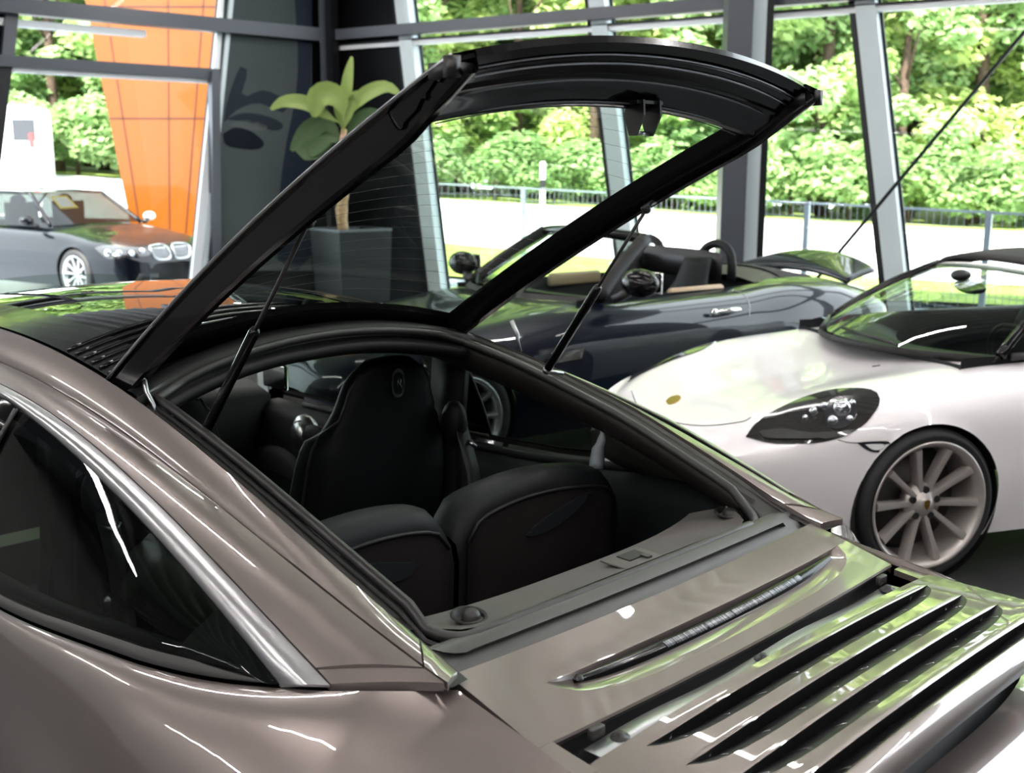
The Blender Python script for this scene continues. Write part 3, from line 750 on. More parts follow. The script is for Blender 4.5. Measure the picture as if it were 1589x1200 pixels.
for i, yf in enumerate(YF):                              # thin webs across each channel
    w_ = .043 if i < 3 else .042
    for k in range(9):
        x = -.36 + .095 * k; S = max(0., 1 - abs((x - .02) / .435) ** 5)
        P = [V((x, yf + .012 * S * (1 - t) - w_ * S ** .5 * t, zg(x, yf) - (.004 + .034 * S) * (1 - t) ** 1.25 + .0006)) for t in [j / 6 * .86 for j in range(7)]]
        MB().tube([V((x, yf + .006 * S, zg(x, yf) - .008))] + P, .0008, 4).build('louvre_rib', M['steel'], lid)
# trough between deck panel and lid: hinge rail with bolts
MB().grid([[V((x, y, z)) for x in (-.54, .54)] for y, z in ((-.17, .90), (-.18, .862), (-.34, .862))]).build('lid_trough', M['black'], car, smooth=False)
rl_ = MB().grid([[V((x, y, z + .004 * math.sin(x * 14))) for x in [-.46 + .92 * i / 30 for i in range(31)]] for y, z in ((-.205, .880), (-.215, .892), (-.255, .894), (-.268, .880))]).build('hinge_rail', M['steel'], car)
for x in (-.40, -.02, .43):
    MB().lathe([(0, .010), (.006, .010), (.0075, .004), (.015, .003), (.016, 0)], (x, -.235, .894), (0, 0, 1), 14).build('bolt', M['black'], rl_)
for x in (-.42, .46): MB().box((x, -.205, .900), (.03, .012, .018)).build('clip', M['disc'], rl_, bev=.003)
panel('lid_corner', [[V((x, y, .922 + .1 * (y + .2) + 0 * x)) for x in (-.548, -.535, -.515)] for y in (-.205, -.24, -.29)], M['brown'], 0, True)
# rear bumper with tail lights
rows = []
for j in range(17):
    t = j / 16; r = []
    for i in range(49):
        x = -.86 + 1.72 * i / 48; q = abs(x) / .86
        yc = -.537 - .36 * t ** .8; z = .815 - .42 * t ** 1.6 - .03 * q * q
        r.append(V((x * (1 - .0 * t), yc + .30 * q ** 3.2, z)))
    rows.append(r)
for z in (.3, .2): rows.append([V((p.x, p.y + (.395 - z) * .3, z)) for p in rows[16]])
bump = MB().grid(rows).build('rear_bumper', M['brown'], car)
for s in (1, -1):
    rr = []
    for j in range(7):
        r = []
        for i in range(13):
            x = .44 + .37 * i / 12; t = .012 + .30 * j / 6 * (1 - .35 * i / 12); q = x / .86
            r.append(V((s * x, -.537 - .36 * t ** .8 + .30 * q ** 3.2 - .004, .815 - .42 * t ** 1.6 - .03 * q * q + .006)))
        rr.append(r)
    tl_ = MB().grid(rr).build('tail_light', M['red_lens'], car)
MB().grid([[V((x, y, z)) for x in (-.55, .55)] for y, z in ((-.34, .86), (-.45, .79), (-.56, .70))]).build('lid_well', M['black'], car, smooth=False)

# opening: gutter, seal, shelf
op = []
def opening(off, dz, rnd_=.07):                         # closed loop round the hatch opening, off inwards from the rail edge
    L = []
    for i in range(20):
        y = 1.06 - (1.06 - .17) * i / 19; a = A(y); L.append(V((a.x + off, y, a.z + dz)))
    yb = .075 + (off - .055) * 1.0
    xl = A(.1).x + off
    for k in range(1, 6):
        an = math.pi / 2 * k / 6; L.append(V((xl + rnd_ * (1 - math.cos(an)), yb + rnd_ * (1 - math.sin(an)), .972 + dz + .018 * (1 - math.sin(an)))))
    for i in range(13): x = xl + rnd_ + (-2 * (xl + rnd_)) * i / 12; L.append(V((x, yb, .974 + dz - .004 * (1 - (x / .4) ** 2))))
    for p in flip(L[:25])[::-1]: L.append(p)
    n = len(L)
    for i in range(1, 12): 
        t = i / 12; p = L[n - 1].lerp(L[0], t); p.z += .07 * (1 - (2 * t - 1) ** 2) ** .8; p.y += .05 * (1 - (2 * t - 1) ** 2); L.append(p)
    return L
lo = opening(.055, -.012)
MB().tube(lo, .0105, 10, closed=True).build('hatch_seal', M['seal'], car)
MB().tube(opening(.038, -.022), .006, 6, closed=True).build('seal_shadow_line', M['rubber'], car)  # dark tube painting the shadow line between seal and gutter
MB().grid([opening(.004, -.006), opening(.022, -.024), opening(.05, -.024)], cv=True).build('gutter', M['channel'], car)
rw_ = []
for x in [-.545 + 1.09 * i / 24 for i in range(25)]:
    rw_.append([V((x, y, z + .006 * (x / .53) ** 2)) for y, z in ((.0035, .938), (.02, .944), (.026, .952), (.045, .956), (.052, .964), (.082, .962))])
MB().grid(rw_).build('gutter_rear', M['channel'], car)
sh = []
for i in range(33):
    x = -.475 + .95 * i / 32; yi = .232 + .055 * (abs(x) / .475) ** 3
    yo = .085 + .10 * max(0, (abs(x) - .38) / .095) ** 2
    sh.append([V((x, yo, .966)), V((x, yo + .012, .958)), V((x, yo * .5 + yi * .5, .945)), V((x, yi, .925)), V((x, yi + .012, .90)), V((x, yi + .01, .70))])
shelf = MB().grid(sh).build('rear_shelf', M['shelf'], car, auto=40)
def cup(x, y, z):
    c = MB().lathe([(.034, .002), (.032, .005), (.026, .003), (.024, -.008), (0, -.01)], (x, y, z), (0, -.12, 1), 24).build('buffer_cup', M['trim'], shelf)
    MB().lathe([(0, .012), (.012, .011), (.016, .004), (.017, -.008)], (x + .004, y - .002, z), (0, -.1, 1), 18).build('rubber_stop', M['seal'], c)
cup(-.352, .150, .954); cup(.455, .165, .956)
lt_ = MB().box((.075, .135, .9555), (.115, .07, .004)).build('latch_plate', M['shelf'], shelf, bev=.0015)
MB().box((.082, .14, .9585), (.055, .034, .003)).build('latch_slot', M['rubber'], lt_, smooth=False)
MB().box((.098, .117, .9600), (.014, .020, .004)).build('latch_tongue', M['seal'], lt_, smooth=False)
# inner faces of the rear pillars
pin = []
for i in range(26):
    t = i / 25; y = 1.5 - 1.37 * t; a = A(y); w = D(max(.28, 1.42 - 1.15 * t))
    p0 = V((a.x + .045, y, a.z - .03)); p2 = V((min(-.585, w.x + .085), w.y + .02, w.z - .045)); pm = p0.lerp(p2, .5) + V((.035, 0, -.015))
    q = p0.lerp(pm, .5) + V((.01, 0, 0)); q2 = pm.lerp(p2, .5) + V((.012, 0, -.004)); pin.append([V((a.x + .01, y, a.z - .02)), p0, q, pm, q2, p2, p2 + V((-.06, 0, .005))])
for f_ in (lambda r: r, flip): MB().grid([f_(r) for r in pin]).build('pillar_trim', M['trim_brown'], car)
for f_ in (lambda r: r, flip):                          # side trim under the rear side window and the door card
    r0 = []
    for i in range(28):
        y = .16 + 2.4 * i / 27; e = E(y); zt_ = e.z - .02; r0.append([V((min(-.56, e.x + .05), y, zt_ + .015)), V((min(-.53, e.x + .10), y, zt_ + .012)), V((min(-.51, e.x + .135), y, zt_ - .03)), V((min(-.50, e.x + .14), y, zt_ - .18)), V((-.62, y, .45)), V((-.62, y, .28))])
    MB().grid([f_(r) for r in r0]).build('side_trim', M['leather'], car)
    MB().tube(f_([V((min(-.545, E(y).x + .07), y, E(y).z + .0)) for y in [.24 + .1 * i for i in range(22)]]), .014, 8).build('sill_bead', M['trim'], car)
for f_ in (lambda r: r, flip):                          # uprights beside the seats
    MB().grid([f_([V((-.60, 1.20 + d, z)), V((-.60, 1.34 + d, z))]) for z, d in ((1.17, 0), (1.0, .02), (.80, .05), (.5, .05))]).build('belt_pillar', M['trim'], car, sol=.03)
# roof cross member behind the glass roof
cr = []
for i in range(25):
    x = -.50 + 1.0 * i / 24; c = 1 - (x / .5) ** 2; y = 1.06 + .065 * c; z = 1.228 + .088 * c + .03 * max(0, x / .5)
    cr.append([V((x, y + .05, z + .012)), V((x, y + .03, z + .012)), V((x, y + .004, z + .006)), V((x, y - .010, z - .012)), V((x, y - .004, z - .026)), V((x, y + .002, z - .030)), V((x, y - .018, z - .036)), V((x, y - .03, z - .046)), V((x, y - .02, z - .066)), V((x, y + .02, z - .075)), V((x, y + .12, z - .06))])
MB().grid(cr).build('roof_cross_member', M['trim'], car)
# glass roof
rf = []
for i in range(30):
    y = 1.16 + 1.42 * i / 29; a = A(y); r = []
    for j in range(25):
        u = -1 + j / 12; x = (abs(a.x) - .012) * u; r.append(V((x, y + .06 * (1 - u * u) * (1 if i < 29 else 0), a.z - .004 + warp(y) * max(0, u) + .062 * (1 - u * u) - .14 * max(0, (y - 2.0) / .6) ** 2 * (1 - u * u) * .3)))
    rf.append(r)
roof = MB().grid(rf).build('glass_roof', M['glass_roof'], car)
MB().grid([[p - V((0, 0, .03)) for p in r] for r in rf]).build('roof_liner', M['trim'], car)
for j0 in (0, 21):
    MB().grid([[r[j] + V((0, 0, .0015)) for j in range(j0, j0 + 4)] for r in rf[:30]]).build('roof_rail_seal', M['gloss_black'], roof)
lv = MB()
for k in range(7):
    y = 1.18 + .045 * k; a = A(y); lv.tube([V(((abs(a.x) - .02) * u, y + .06 * (1 - u * u), a.z - .004 + .062 * (1 - u * u) + .004)) for u in [-1 + j / 10 for j in range(21)]], .006, 6)
lv.build('wind_deflector', M['gloss_black'], roof)
# windscreen and nose as far as they could be seen
ws = []
for i in range(9):
    t = i / 8; ws.append([V(((.50 + .14 * t) * u, 2.64 + .62 * t + .16 * (1 - u * u), 1.30 + .05 * (1 - u * u) * (1 - t) - .36 * t - .03 * t * t)) for u in [-1 + j / 10 for j in range(21)]])
MB().grid(ws).build('windscreen', M['glass_wind'], car)
hd = []
for i in range(13):
    t = i / 12; y = 3.2 + 1.15 * t; hd.append([V((.86 * u * (1 - .25 * t ** 3), y + .14 * (1 - u * u) * (1 - t) , .90 - .26 * t ** 1.5 + .05 * math.exp(-((abs(u) - .78) / .16) ** 2) - (.02 + .25 * abs(u) ** 8) )) for u in [-1 + j / 14 for j in range(29)]])
hd.append([V((p.x, p.y + .05, .3)) for p in hd[-1]])
MB().grid(hd).build('front_body', M['brown'], car)
db = []
for i in range(9):
    t = i / 8; db.append([V((.76 * u, 2.55 + .75 * t, .80 + .13 * math.sin(math.pi * (.15 + .6 * t)) - .02 * u * u)) for u in [-1 + j / 10 for j in range(21)]])
db.insert(0, [V((p.x, p.y + .02, .5)) for p in db[0]])
MB().grid(db).build('dashboard', M['leather'], car)
MB().box((0, 1.3, .24), (1.5, 3.6, .08)).build('cabin_floor', M['carpet'], car, smooth=False)
MB().box((0, .60, .45), (1.16, .5, .34)).build('rear_bench', M['carpet'], car, bev=.04)
MB().box((0, 2.0, .42), (.26, 1.4, .32)).build('centre_console', M['leather'], car, bev=.05)
# wheels, below the picture
for x in (-.80, .80):
    for y in (.08, 2.43):
        w_ = MB().lathe([(.2, -.12), (.30, -.13), (.325, -.11), (.33, 0), (.325, .11), (.30, .13), (.2, .12)], (x, y, .33), (1, 0, 0), 40).build('wheel', M['tyre'], car)
        MB().lathe([(.0, .09 * (1 if x > 0 else -1)), (.21, .10 * (1 if x > 0 else -1)), (.235, .12 * (1 if x > 0 else -1))], (x, y, .33), (1, 0, 0), 30).build('rim', M['rim'], w_)
# seats
def pillow(rows_fn, nu, nv): return MB().grid([[rows_fn(i / (nu - 1), j / (nv - 1)) for j in range(nv)] for i in range(nu)])
def front_seat(x0, lab):
    tilt = .22
    def body(u, v):                                     # u up the back, v round the section
        h = .62 * u; wdt = interp([(0, .235), (.3, .255), (.62, .235), (.8, .165), (.93, .135), (1, .07)], u)
        th = interp([(0, .075), (.4, .085), (.7, .06), (1, .035)], u)
        a = 2 * math.pi * v; c, s = math.cos(a), math.sin(a)
        px = wdt * (abs(c) ** .55) * (1 if c > 0 else -1); py = th * (abs(s) ** .7) * (1 if s > 0 else -1)
        py += (.05 * (abs(c) ** 3) if u < .72 else .0) * (1 if s > -.3 else .4)
        return V((x0 + px, 1.36 - tilt * (h) + py + .02, .50 + h * 1.12))
    mb = pillow(body, 26, 36); n = len(mb.v)
    top = [mb.v[25 * 36 + j] for j in range(36)]; mb.f.append([25 * 36 + j for j in range(36)])
    b = mb.build('front_seat', M['leather'], car)
    bk = []
    for i in range(16):                                  # hard shell of the backrest with its piping
        u = .04 + .92 * i / 15; r = []
        for j in range(11):
            v = .5 + .5 * (.08 + .84 * j / 10); p = body(u, v); r.append(p + V((0, -.006, 0)))
        bk.append(r)
    sh_ = MB().grid(bk).build('seat_back_shell', M['leather'], b)
    MB().tube([r[0] for r in bk], .004, 6).tube([r[-1] for r in bk], .004, 6).build('piping', M['seal'], b)
    em = body(.905, .75)
    c = em + V((0, -.012, 0))
    shield = lambda k, d: [c + V((k * x, -d + .0, k * z)) for x, z in ((-.020, .030), (-.012, .040), (0, .044), (.012, .040), (.020, .030), (.023, .0), (.020, -.025), (.012, -.036), (0, -.040), (-.012, -.036), (-.020, -.025), (-.023, 0))]
    e = MB().prism(shield(1, .0), V((0, -.003, 0))).build('seat_emblem', M['steel'], b, smooth=False)
    MB().prism(shield(.78, .004), V((0, -.0012, 0))).build('emblem_field', M['leather'], e, smooth=False)
    MB().tube([c + V((x, -.0065, z)) for x, z in ((-.004, -.024), (-.005, .006), (-.001, .018), (.006, .016), (.007, .006), (.002, .0), (.008, -.008), (.009, -.022))], .0022, 6).build('emblem_letter', M['steel'], e)
    lp = body(.30, .52); q = V((x0 - .150, lp.y - .115, .735))
    hs = MB().ball(q, (.030, .016, .062)).build('recliner_recess', M['gloss_black'], b); hs.rotation_euler = (0, 0, 0)
    MB().ball(q + V((-.006, -.014, -.030)), (.014, .012, .024)).build('recliner_lever', M['alu'], hs)
    def cush(u, v):
        a = 2 * math.pi * v; c, s = math.cos(a), math.sin(a)
        return V((x0 + .25 * (abs(c) ** .5) * (1 if c > 0 else -1), 1.42 + .50 * u, .42 + .075 * (abs(s) ** .6) * (1 if s > 0 else -1) + .05 * u))
    pillow(cush, 10, 24).build('seat_cushion', M['leather'], car)
front_seat(.335, ''); front_seat(-.37, '')
def rear_back(x0, x1):
    def surf(u, v):                                      # u across, v round the section
        x = x0 + (x1 - x0) * u; e = min(u, 1 - u); cr_ = 1 - (1 - min(1, e / .12)) ** 2
        top = .955 + .055 * math.sin(math.pi * (u if x0 > -.2 else 1 - u) ** .8) ** .7 * cr_ - .05 * (1 - cr_)
        sec = [(.60, .40), (.575, .62), (.565, top - .05), (.575, top - .012), (.60, top), (.64, top), (.68, top - .02), (.71, top - .08), (.75, .62), (.76, .40)]
        y, z = sec[v]; return V((x, y, z))
    rows = [[surf(i / 20, v) for v in range(10)] for i in range(21)]
    b = MB().grid(rows).build('rear_seat_back', M['leather'], car)
    MB().grid([[surf(.04 + .92 * i / 16, v) + V((0, -.006, 0)) for v in (0, 1, 2)] for i in range(17)]).build('back_carpet', M['carpet'], b, sol=.006)
    MB().tube([surf(.04 + .92 * i / 16, 2) + V((0, -.008, .004)) for i in range(17)], .005, 6).build('piping', M['trim'], b)
    # pull pocket
    cx = (x0 + x1) / 2 + .03
    pk = [V((cx + .11 * math.cos(a) + (.02 if math.sin(a) > 0 else 0), .553, .905 + (.012 if math.sin(a) > 0 else .032) * math.sin(a) + .04 * math.cos(a) * (1 if x0 > -.2 else -1) * .6)) for a in [2 * math.pi * k / 24 for k in range(24)]]
    MB().prism(pk, V((0, -.004, 0))).build('pull_pocket', M['planter'], b, smooth=False)
rear_back(-.005, .545); rear_back(-.555, -.02)
# release lug and belt on the right
MB().tube(catmull([V((.50, .60, .97)), V((.505, .60, 1.01)), V((.51, .59, 1.05)), V((.515, .60, 1.075))], 8), [.02, .018, .012, .005], 8).build('seat_release', M['planter_rim'], car)
for s in (1, -1):
    MB().ball((s * .545, 1.20, .985), (.035, .045, .065)).build('belt_guide', M['trim'], car)
    MB().grid([[V((s * (.545 + w), y, z)) for w in (-.024, .024)] for y, z in ((1.17, .97), (1.12, .85), (1.10, .70), (1.06, .55))]).build('seat_belt', M['rubber'], car, sol=.004)
    MB().tube([V((s * .56, 1.16, .93)), V((s * .545, 1.11, .925)), V((s * .535, 1.12, .94))], .007, 6).build('belt_buckle', M['steel'], car)
# door opener on the right door
hc = V((.60, 2.10, .77))
MB().lathe([(.062, 0), (.078, -.012), (.080, -.028), (.072, -.036), (.058, -.030), (.054, .01), (0, .012)], hc, (-1, 0, 0), 28, ).build('door_opener', M['alu'], car).scale = (1, 1, 1)
MB().ball((.60, 2.0, .78), (.02, .10, .05)).build('opener_cap', M['trim'], car)
MB().box((.66, 2.35, .955), (.02, .16, .10)).build('door_mirror_pane', M['chrome'], car, bev=.01)
# grey inner quarter panels behind the left rear window
for s in (-1, 1):
    P2 = [(.24, .925), (.40, .905), (.60, .905), (.74, .93), (.77, .985), (.72, 1.04), (.60, 1.045), (.45, 1.0), (.32, .955)]
    rr = catmull([V((0, y, z)) for y, z in P2 + [P2[0]]], 33)[:-1]
    MB().prism([V((s * (.655 + (.06 if p.z < .94 else .03 if p.z < 1.0 else 0)), p.y, p.z)) for p in rr], V((-s * .012, 0, 0))).build('quarter_trim', M['channel'], car)

# ---- raised hatch
def lidp(x, f, down=0.):                                # f = 0 at the hinges, 1 at the rear edge; down: below the outer face
    y = 1.205 - 1.185 * f; z = 1.252 + .626 * f + .14 * f * (1 - f) + (.075 - .022 * f) * (1 - (x / .5) ** 2)
    y += .03 * (1 - (x / .5) ** 2) * (1 - f)
    n = V((0, -.47, -.88)); return V((x, y, z)) + n * down
XH = lambda f: .5 - .008 * f
def bar(prof, fs, side):
    return [[lidp(side * (XH(f) - u), f, d * (.90 if side < 0 else .78) * (1 - .5 * max(0, min(1, (f - .86) / .14)))) for u, d in prof] for f in fs]
fs = [i / 24 for i in range(25)]
pr_side = [(-.004, -.004), (-.004, .006), (.004, .012), (.007, .068), (.013, .076), (.030, .078), (.037, .070), (.040, .050), (.044, .006), (.044, -.002), (-.004, -.004)]
hat = MB()
for s in (-1, 1): hat.grid(bar(pr_side, fs, s))
xs_ = [-.492 + .984 * i / 40 for i in range(41)]
pr_rear = [(1.006, -.004), (1.008, .010), (.992, .016), (.990, .012), (.984, .012), (.982, .020), (.976, .022), (.972, .016), (.968, .018), (.940, .024), (.938, .030), (.932, .031), (.930, .026), (.915, .036), (.890, .040), (.884, .046), (.876, .045), (.872, .034), (.868, .002), (.868, -.003), (1.006, -.004)]
hat.grid([[lidp(x, f - .012 * abs(x / .49) ** 3 * (1 if f > .95 else 0), d) for x in xs_] for f, d in pr_rear])
pr_fr = [(-.012, -.003), (-.012, .012), (.0, .024), (.05, .026), (.075, .012), (.08, -.002), (-.012, -.003)]
hat.grid([[lidp(x, f, d) for x in xs_] for f, d in pr_fr])
hatch = hat.build('rear_hatch', M['gloss_black'], car, auto=35)
MB().grid([[lidp(-.47 + .94 * j / 24, f, 0) for j in range(25)] for f in [.03 + .90 * i / 24 for i in range(25)]]).build('hatch_glass', M['glass_hatch'], hatch)
ht = MB()
for i in range(18):
    f = .14 + .70 * i / 17; ht.tube([lidp(-.44 + .88 * j / 16, f, .001) for j in range(17)], .0003, 4, cap=False)
ht.build('heating_wires', M['black'], hatch)
for (f, d, r, m, w) in ((.984, .016, .0022, 'steel', .455), (.966, .020, .0026, 'steel', .455), (.934, .031, .0022, 'planter_rim', .415), (.888, .044, .0016, 'planter_rim', .41), (.876, .045, .0012, 'planter_rim', .41)):
    MB().tube([lidp(-w + 2 * w * j / 30, f - .012 * abs((-w + 2 * w * j / 30) / .49) ** 3, d) for j in range(31)], r, 6).build('ridge_highlight', M[m], hatch)  # pale tubes painting the highlights on the ridges of the black rear bar
for s in (-1, 1):
    mb = MB(); p = lidp(s * .485, .985, .012)
    mb.box(p + V((-s * .012, .012, -.004)), (.05, .045, .022)); mb.box(p + V((s * .008, -.012, .0)), (.016, .02, .030)); mb.build('corner_cap', M['black'], hatch)
    MB().tube([lidp(s * (XH(f) + .003), f, 0) for f in fs], .0035, 6).build('glass_edge', M['steel'] if s < 0 else M['gloss_black'], hatch)
lb = lidp(.075, .892, .044)
lm = MB()
for dx in (-.024, .024):
    lm.prism([lb + V((dx - .0025, y, z)) for y, z in ((.02, .004), (-.02, .006), (-.022, -.022), (-.004, -.058), (.012, -.058), (.024, -.022))], V((.005, 0, 0)))
lm.box(lb + V((0, 0, .002)), (.075, .03, .006)); lm.build('latch_bracket', M['black'], hatch, smooth=False)
MB().tube([lb + V((-.026, .004, -.053)), lb + V((.026, .004, -.053))], .004, 8).build('latch_striker', M['steel'], hatch)
# gas struts
for bot, mid, top in (((-.44, .88, 1.176), (-.44, .675, 1.43), (-.44, .469, 1.628)), ((.44, .722, 1.215), (.44, .558, 1.450), (.44, .41, 1.631))):
    b_, m_, t_ = V(bot), V(mid), V(top); m_ = b_ + (t_ - b_) * ((m_ - b_).length / ((m_ - b_).length + (t_ - m_).length))
    st = MB().tube([b_, b_.lerp(m_, .04), m_.lerp(b_, .03), m_], [.0075, .0112, .0112, .0085], 14).build('gas_strut', M['gloss_black'], car)
    MB().tube([m_, t_], .0042, 10).build('piston_rod', M['disc'], st)
    s = -1 if b_.x < 0 else 1
    MB().tube([b_ + V((-s * .008, 0, 0)), b_ + V((s * .05, -.01, -.012))], .006, 8).ball(b_, .011).build('lower_joint', M['steel'], st)
    MB().tube([t_ + V((-s * .012, 0, 0)), t_ + V((s * .035, .0, .02))], .007, 8).ball(t_, .011).build('upper_joint', M['black'], st)
for s, P3 in ((-1, [(220, 572), (228, 610), (238, 628), (244, 646)]), (1, [(794, 498), (803, 520), (803, 528), (808, 546)])):
    q = [F.X(x, y, s * .475) for x, y in P3]
    MB().tube(q, [.006, .006, .005, .004], 8).build('hinge_arm', M['steel'], car)

# ------------------------------------------------------------------ the other cars
def section(y, tab, n=34):
    W, zc, zk, zb = [interp([(r[0], r[k]) for r in tab], y) for k in (1, 2, 3, 4)]
    pts = [V((0, y, zc)), V((.38 * W, y, zc * .75 + zk * .25 + .006)), V((.70 * W, y, zk)), V((.90 * W, y, zk - .055)), V((.985 * W, y, zk * .55 + .30 * .45 + .10)), V((W, y, max(zb + .2, .50))), V((.985 * W, y, (zb + .5) * .5)), V((.95 * W, y, zb))]
    return catmull(pts, n)
def shell(name, tab, ys, m, parent, arches=(), keep=None, auto=40):
    half = [section(y, tab) for y in ys]
    rows = [flip0(h[1:])[::-1] + h for h in half]
    mb = MB().grid(rows); vs = mb.v; nf = []
    for cy, cz, r in arches:
        for v in vs:
            d = math.hypot(v.y - cy, v.z - cz)
            if abs(v.x) > .55: v['a'] if False else None
    bad = set()
    for i, v in enumerate(vs):
        for cy, cz, r in arches:
            if abs(v.x) > .58 and math.hypot(v.y - cy, v.z - cz) < r: bad.add(i)
    for f in mb.f:
        if all(i in bad for i in f): continue
        if keep and not keep(sum((vs[i] for i in f), V((0, 0, 0))) / len(f)): continue
        nf.append(f)
    for i in bad:
        v = vs[i]
        for cy, cz, r in arches:
            d = math.hypot(v.y - cy, v.z - cz)
            if abs(v.x) > .58 and d < r and d > .05: v.y = cy + (v.y - cy) * r / d; v.z = cz + (v.z - cz) * r / d
    used = sorted({i for f in nf for i in f}); mp = {i: k for k, i in enumerate(used)}
    vs2 = [vs[i] for i in used]; nf = [[mp[i] for i in f] for f in nf]
    o = mesh(name, vs2, nf, m, parent, auto=auto)
    return o, BVHTree.FromPolygons([tuple(v) for v in vs2], nf)
def flip0(ps): return [V((-p.x, p.y, p.z)) for p in ps]
def on_body(fr, bvh, x, y, off=0.):
    o = fr.loc(EYEP); d = (fr.loc(EYEP + ray(x, y)) - o).normalized()
    h, n, i, t = bvh.ray_cast(o, d)
    if h is None: 
        h, n, i, t = bvh.find_nearest(o + d * 5.5)
    if n.dot(d) > 0: n = -n
    return h + n * off
def patch(name, fr, bvh, px, m, parent, off=.004, rings=7, n=44, skirt=True, mirror=False, smooth_=True, conv=0.):
    q = catmull([V((x, y, 0)) for x, y in px + [px[0]]], n + 1)[:-1] if smooth_ else [V((x, y, 0)) for x, y in px]
    c = sum(q, V((0, 0, 0))) / len(q); rows = []
    for k in range(rings):
        f = 1 - k / (rings - 1) * .98; rows.append([on_body(fr, bvh, *(c + (p - c) * f).xy, off + conv * (1 - f * f)) for p in q])
    if skirt: rows.insert(0, [on_body(fr, bvh, p.x, p.y, -.006) for p in q])
    o = MB().grid(rows, cv=True).build(name, m, parent, auto=50)
    if mirror: MB().grid([flip0(r) for r in rows], cv=True).build(name, m, parent, auto=50)
    return o
def seam(name, fr, bvh, px, parent, m=None, r=.003, n=40, mirror=False):
    q = catmull([V((x, y, 0)) for x, y in px], n); P = [on_body(fr, bvh, p.x, p.y, .0005) for p in q]
    MB().tube(P, r, 6).build(name, m or M['rubber'], parent)
def wheel(parent, c, s, R_, rr, style, rim, name='wheel'):
    c = V(c); ax = V((s, 0, 0)); wd_ = .115
    t = MB().lathe([(rr - .01, -wd_), (rr + .02, -wd_ - .002), (R_ - .03, -wd_ * 1.02), (R_ - .008, -wd_ * .85), (R_, -wd_ * .4), (R_, wd_ * .4), (R_ - .008, wd_ * .85), (R_ - .03, wd_ * 1.02), (rr + .02, wd_ + .002), (rr - .005, wd_ - .006)], c, ax, 72).build('wheel', M['tyre'], parent)
    for k in range(3):
        r_ = R_ - .012 - .002 * k
    MB().lathe([(rr - .004, wd_ - .006), (rr + .004, wd_ + .002), (rr - .006, wd_ + .003), (rr - .018, wd_ - .010), (rr - .030, wd_ - .030), (rr - .036, .0), (rr - .036, -wd_)], c, ax, 72).build('rim', rim, t)
    MB().lathe([(0, -.02), (rr * .78, -.02), (rr * .78, -.04), (0, -.04)], c, ax, 40).build('brake_disc', M['disc'], t)
    MB().lathe([(rr - .034, -.06), (0, -.06)], c, ax, 24).build('wheel_well_disc', M['rubber'], t)
    sp = MB(); u = V((0, 1, 0)); w = V((0, 0, 1)); n = 10
    for k in range(n):
        a0 = 2 * math.pi * (k // 2) / 5 + (.30 if k % 2 else -.30) + style; a1 = a0 + (.012 if k % 2 else -.012)
        ai = 2 * math.pi * (k // 2) / 5 + (.32 if k % 2 else -.32) + style
        rows = []
        for i in range(9):
            q = i / 8; r = .055 + (rr - .026 - .055) * q; a = ai + (a1 - ai) * q
            hw = .0135 + .0055 * q ** 2; dpt = wd_ - .036 + .030 * q ** 1.3
            d = u * math.cos(a) + w * math.sin(a); tn_ = -u * math.sin(a) + w * math.cos(a); p = c + d * r
            rows.append([p + tn_ * hw + ax * (dpt - .012), p + tn_ * hw * .75 + ax * dpt, p + ax * (dpt + .003), p - tn_ * hw * .75 + ax * dpt, p - tn_ * hw + ax * (dpt - .012), p - tn_ * hw * .8 + ax * (dpt - .05), p + tn_ * hw * .8 + ax * (dpt - .05)])
        m_ = MB().grid(rows, cv=True); b = len(m_.v) - 7; m_.f.append(list(range(7))[::-1]); m_.f.append([b + j for j in range(7)])
        m_.build('spoke', rim, t, auto=40)
    MB().lathe([(0, wd_ - .022), (.034, wd_ - .022), (.040, wd_ - .030), (.085, wd_ - .045), (.09, wd_ - .09), (0, wd_ - .09)], c, ax, 36).build('hub', rim, t)
    for k in range(5):
        a = 2 * math.pi * k / 5 + style + math.pi / 5 * 0
        p = c + (u * math.cos(a) + w * math.sin(a)) * .062
        MB().lathe([(0, wd_ - .034), (.008, wd_ - .034), (.015, wd_ - .030), (.016, wd_ - .06)], p, ax, 12).build('lug_recess', M['rubber'], t)
    return t
def hub_badge(t, c, s, m):
    c = V(c); ax = V((s, 0, 0))
    b = MB().lathe([(0, .097), (.030, .097), (.033, .092)], c, ax, 24).build('hub_cap', M['rim'], t)
    sh = [c + ax * .0975 + V((0, y, z)) for y, z in ((-.014, .018), (0, .022), (.014, .018), (.014, -.004), (.008, -.016), (0, -.022), (-.008, -.016), (-.014, -.004))]
    MB().prism(sh, ax * .002).build('hub_crest', m, b, smooth=False)

# ---- white roadster
Wf = Frame(1.488, 5.269, 107.0)
wc = empty('white_roadster', Wf.o, Wf.yaw)
tag(wc, 'white soft-top roadster facing left at the right edge of the showroom', 'car')
wt = [(.95, .16, .40, .39, .26), (.94, .34, .455, .44, .22), (.915, .50, .515, .50, .19), (.87, .64, .565, .555, .17), (.78, .75, .615, .615, .16), (.62, .83, .665, .69, .16), (.40, .875, .715, .765, .16), (.1, .898, .765, .825, .17), (-.2, .903, .82, .852, .17), (-.45, .90, .872, .872, .17), (-.8, .895, .89, .885, .17), (-1.3, .888, .895, .895, .17), (-2.4, .91, .89, .91, .2), (-3.3, .80, .80, .82, .3)]
ysw = [.95, .947, .943, .935, .925, .91, .89, .865, .84, .81, .78, .74, .70] + [.66 - .03 * i for i in range(64)] + [-1.4 - .1 * i for i in range(20)]
wbody, wb = shell('body', wt, ysw, M['white'], wc, arches=((0, .335, .352), (-2.475, .335, .37)), keep=lambda c: not (abs(c.x) < .64 and -2.1 < c.y < -.66 + .30 * (1 - (c.x / .64) ** 2) and c.z > .7))
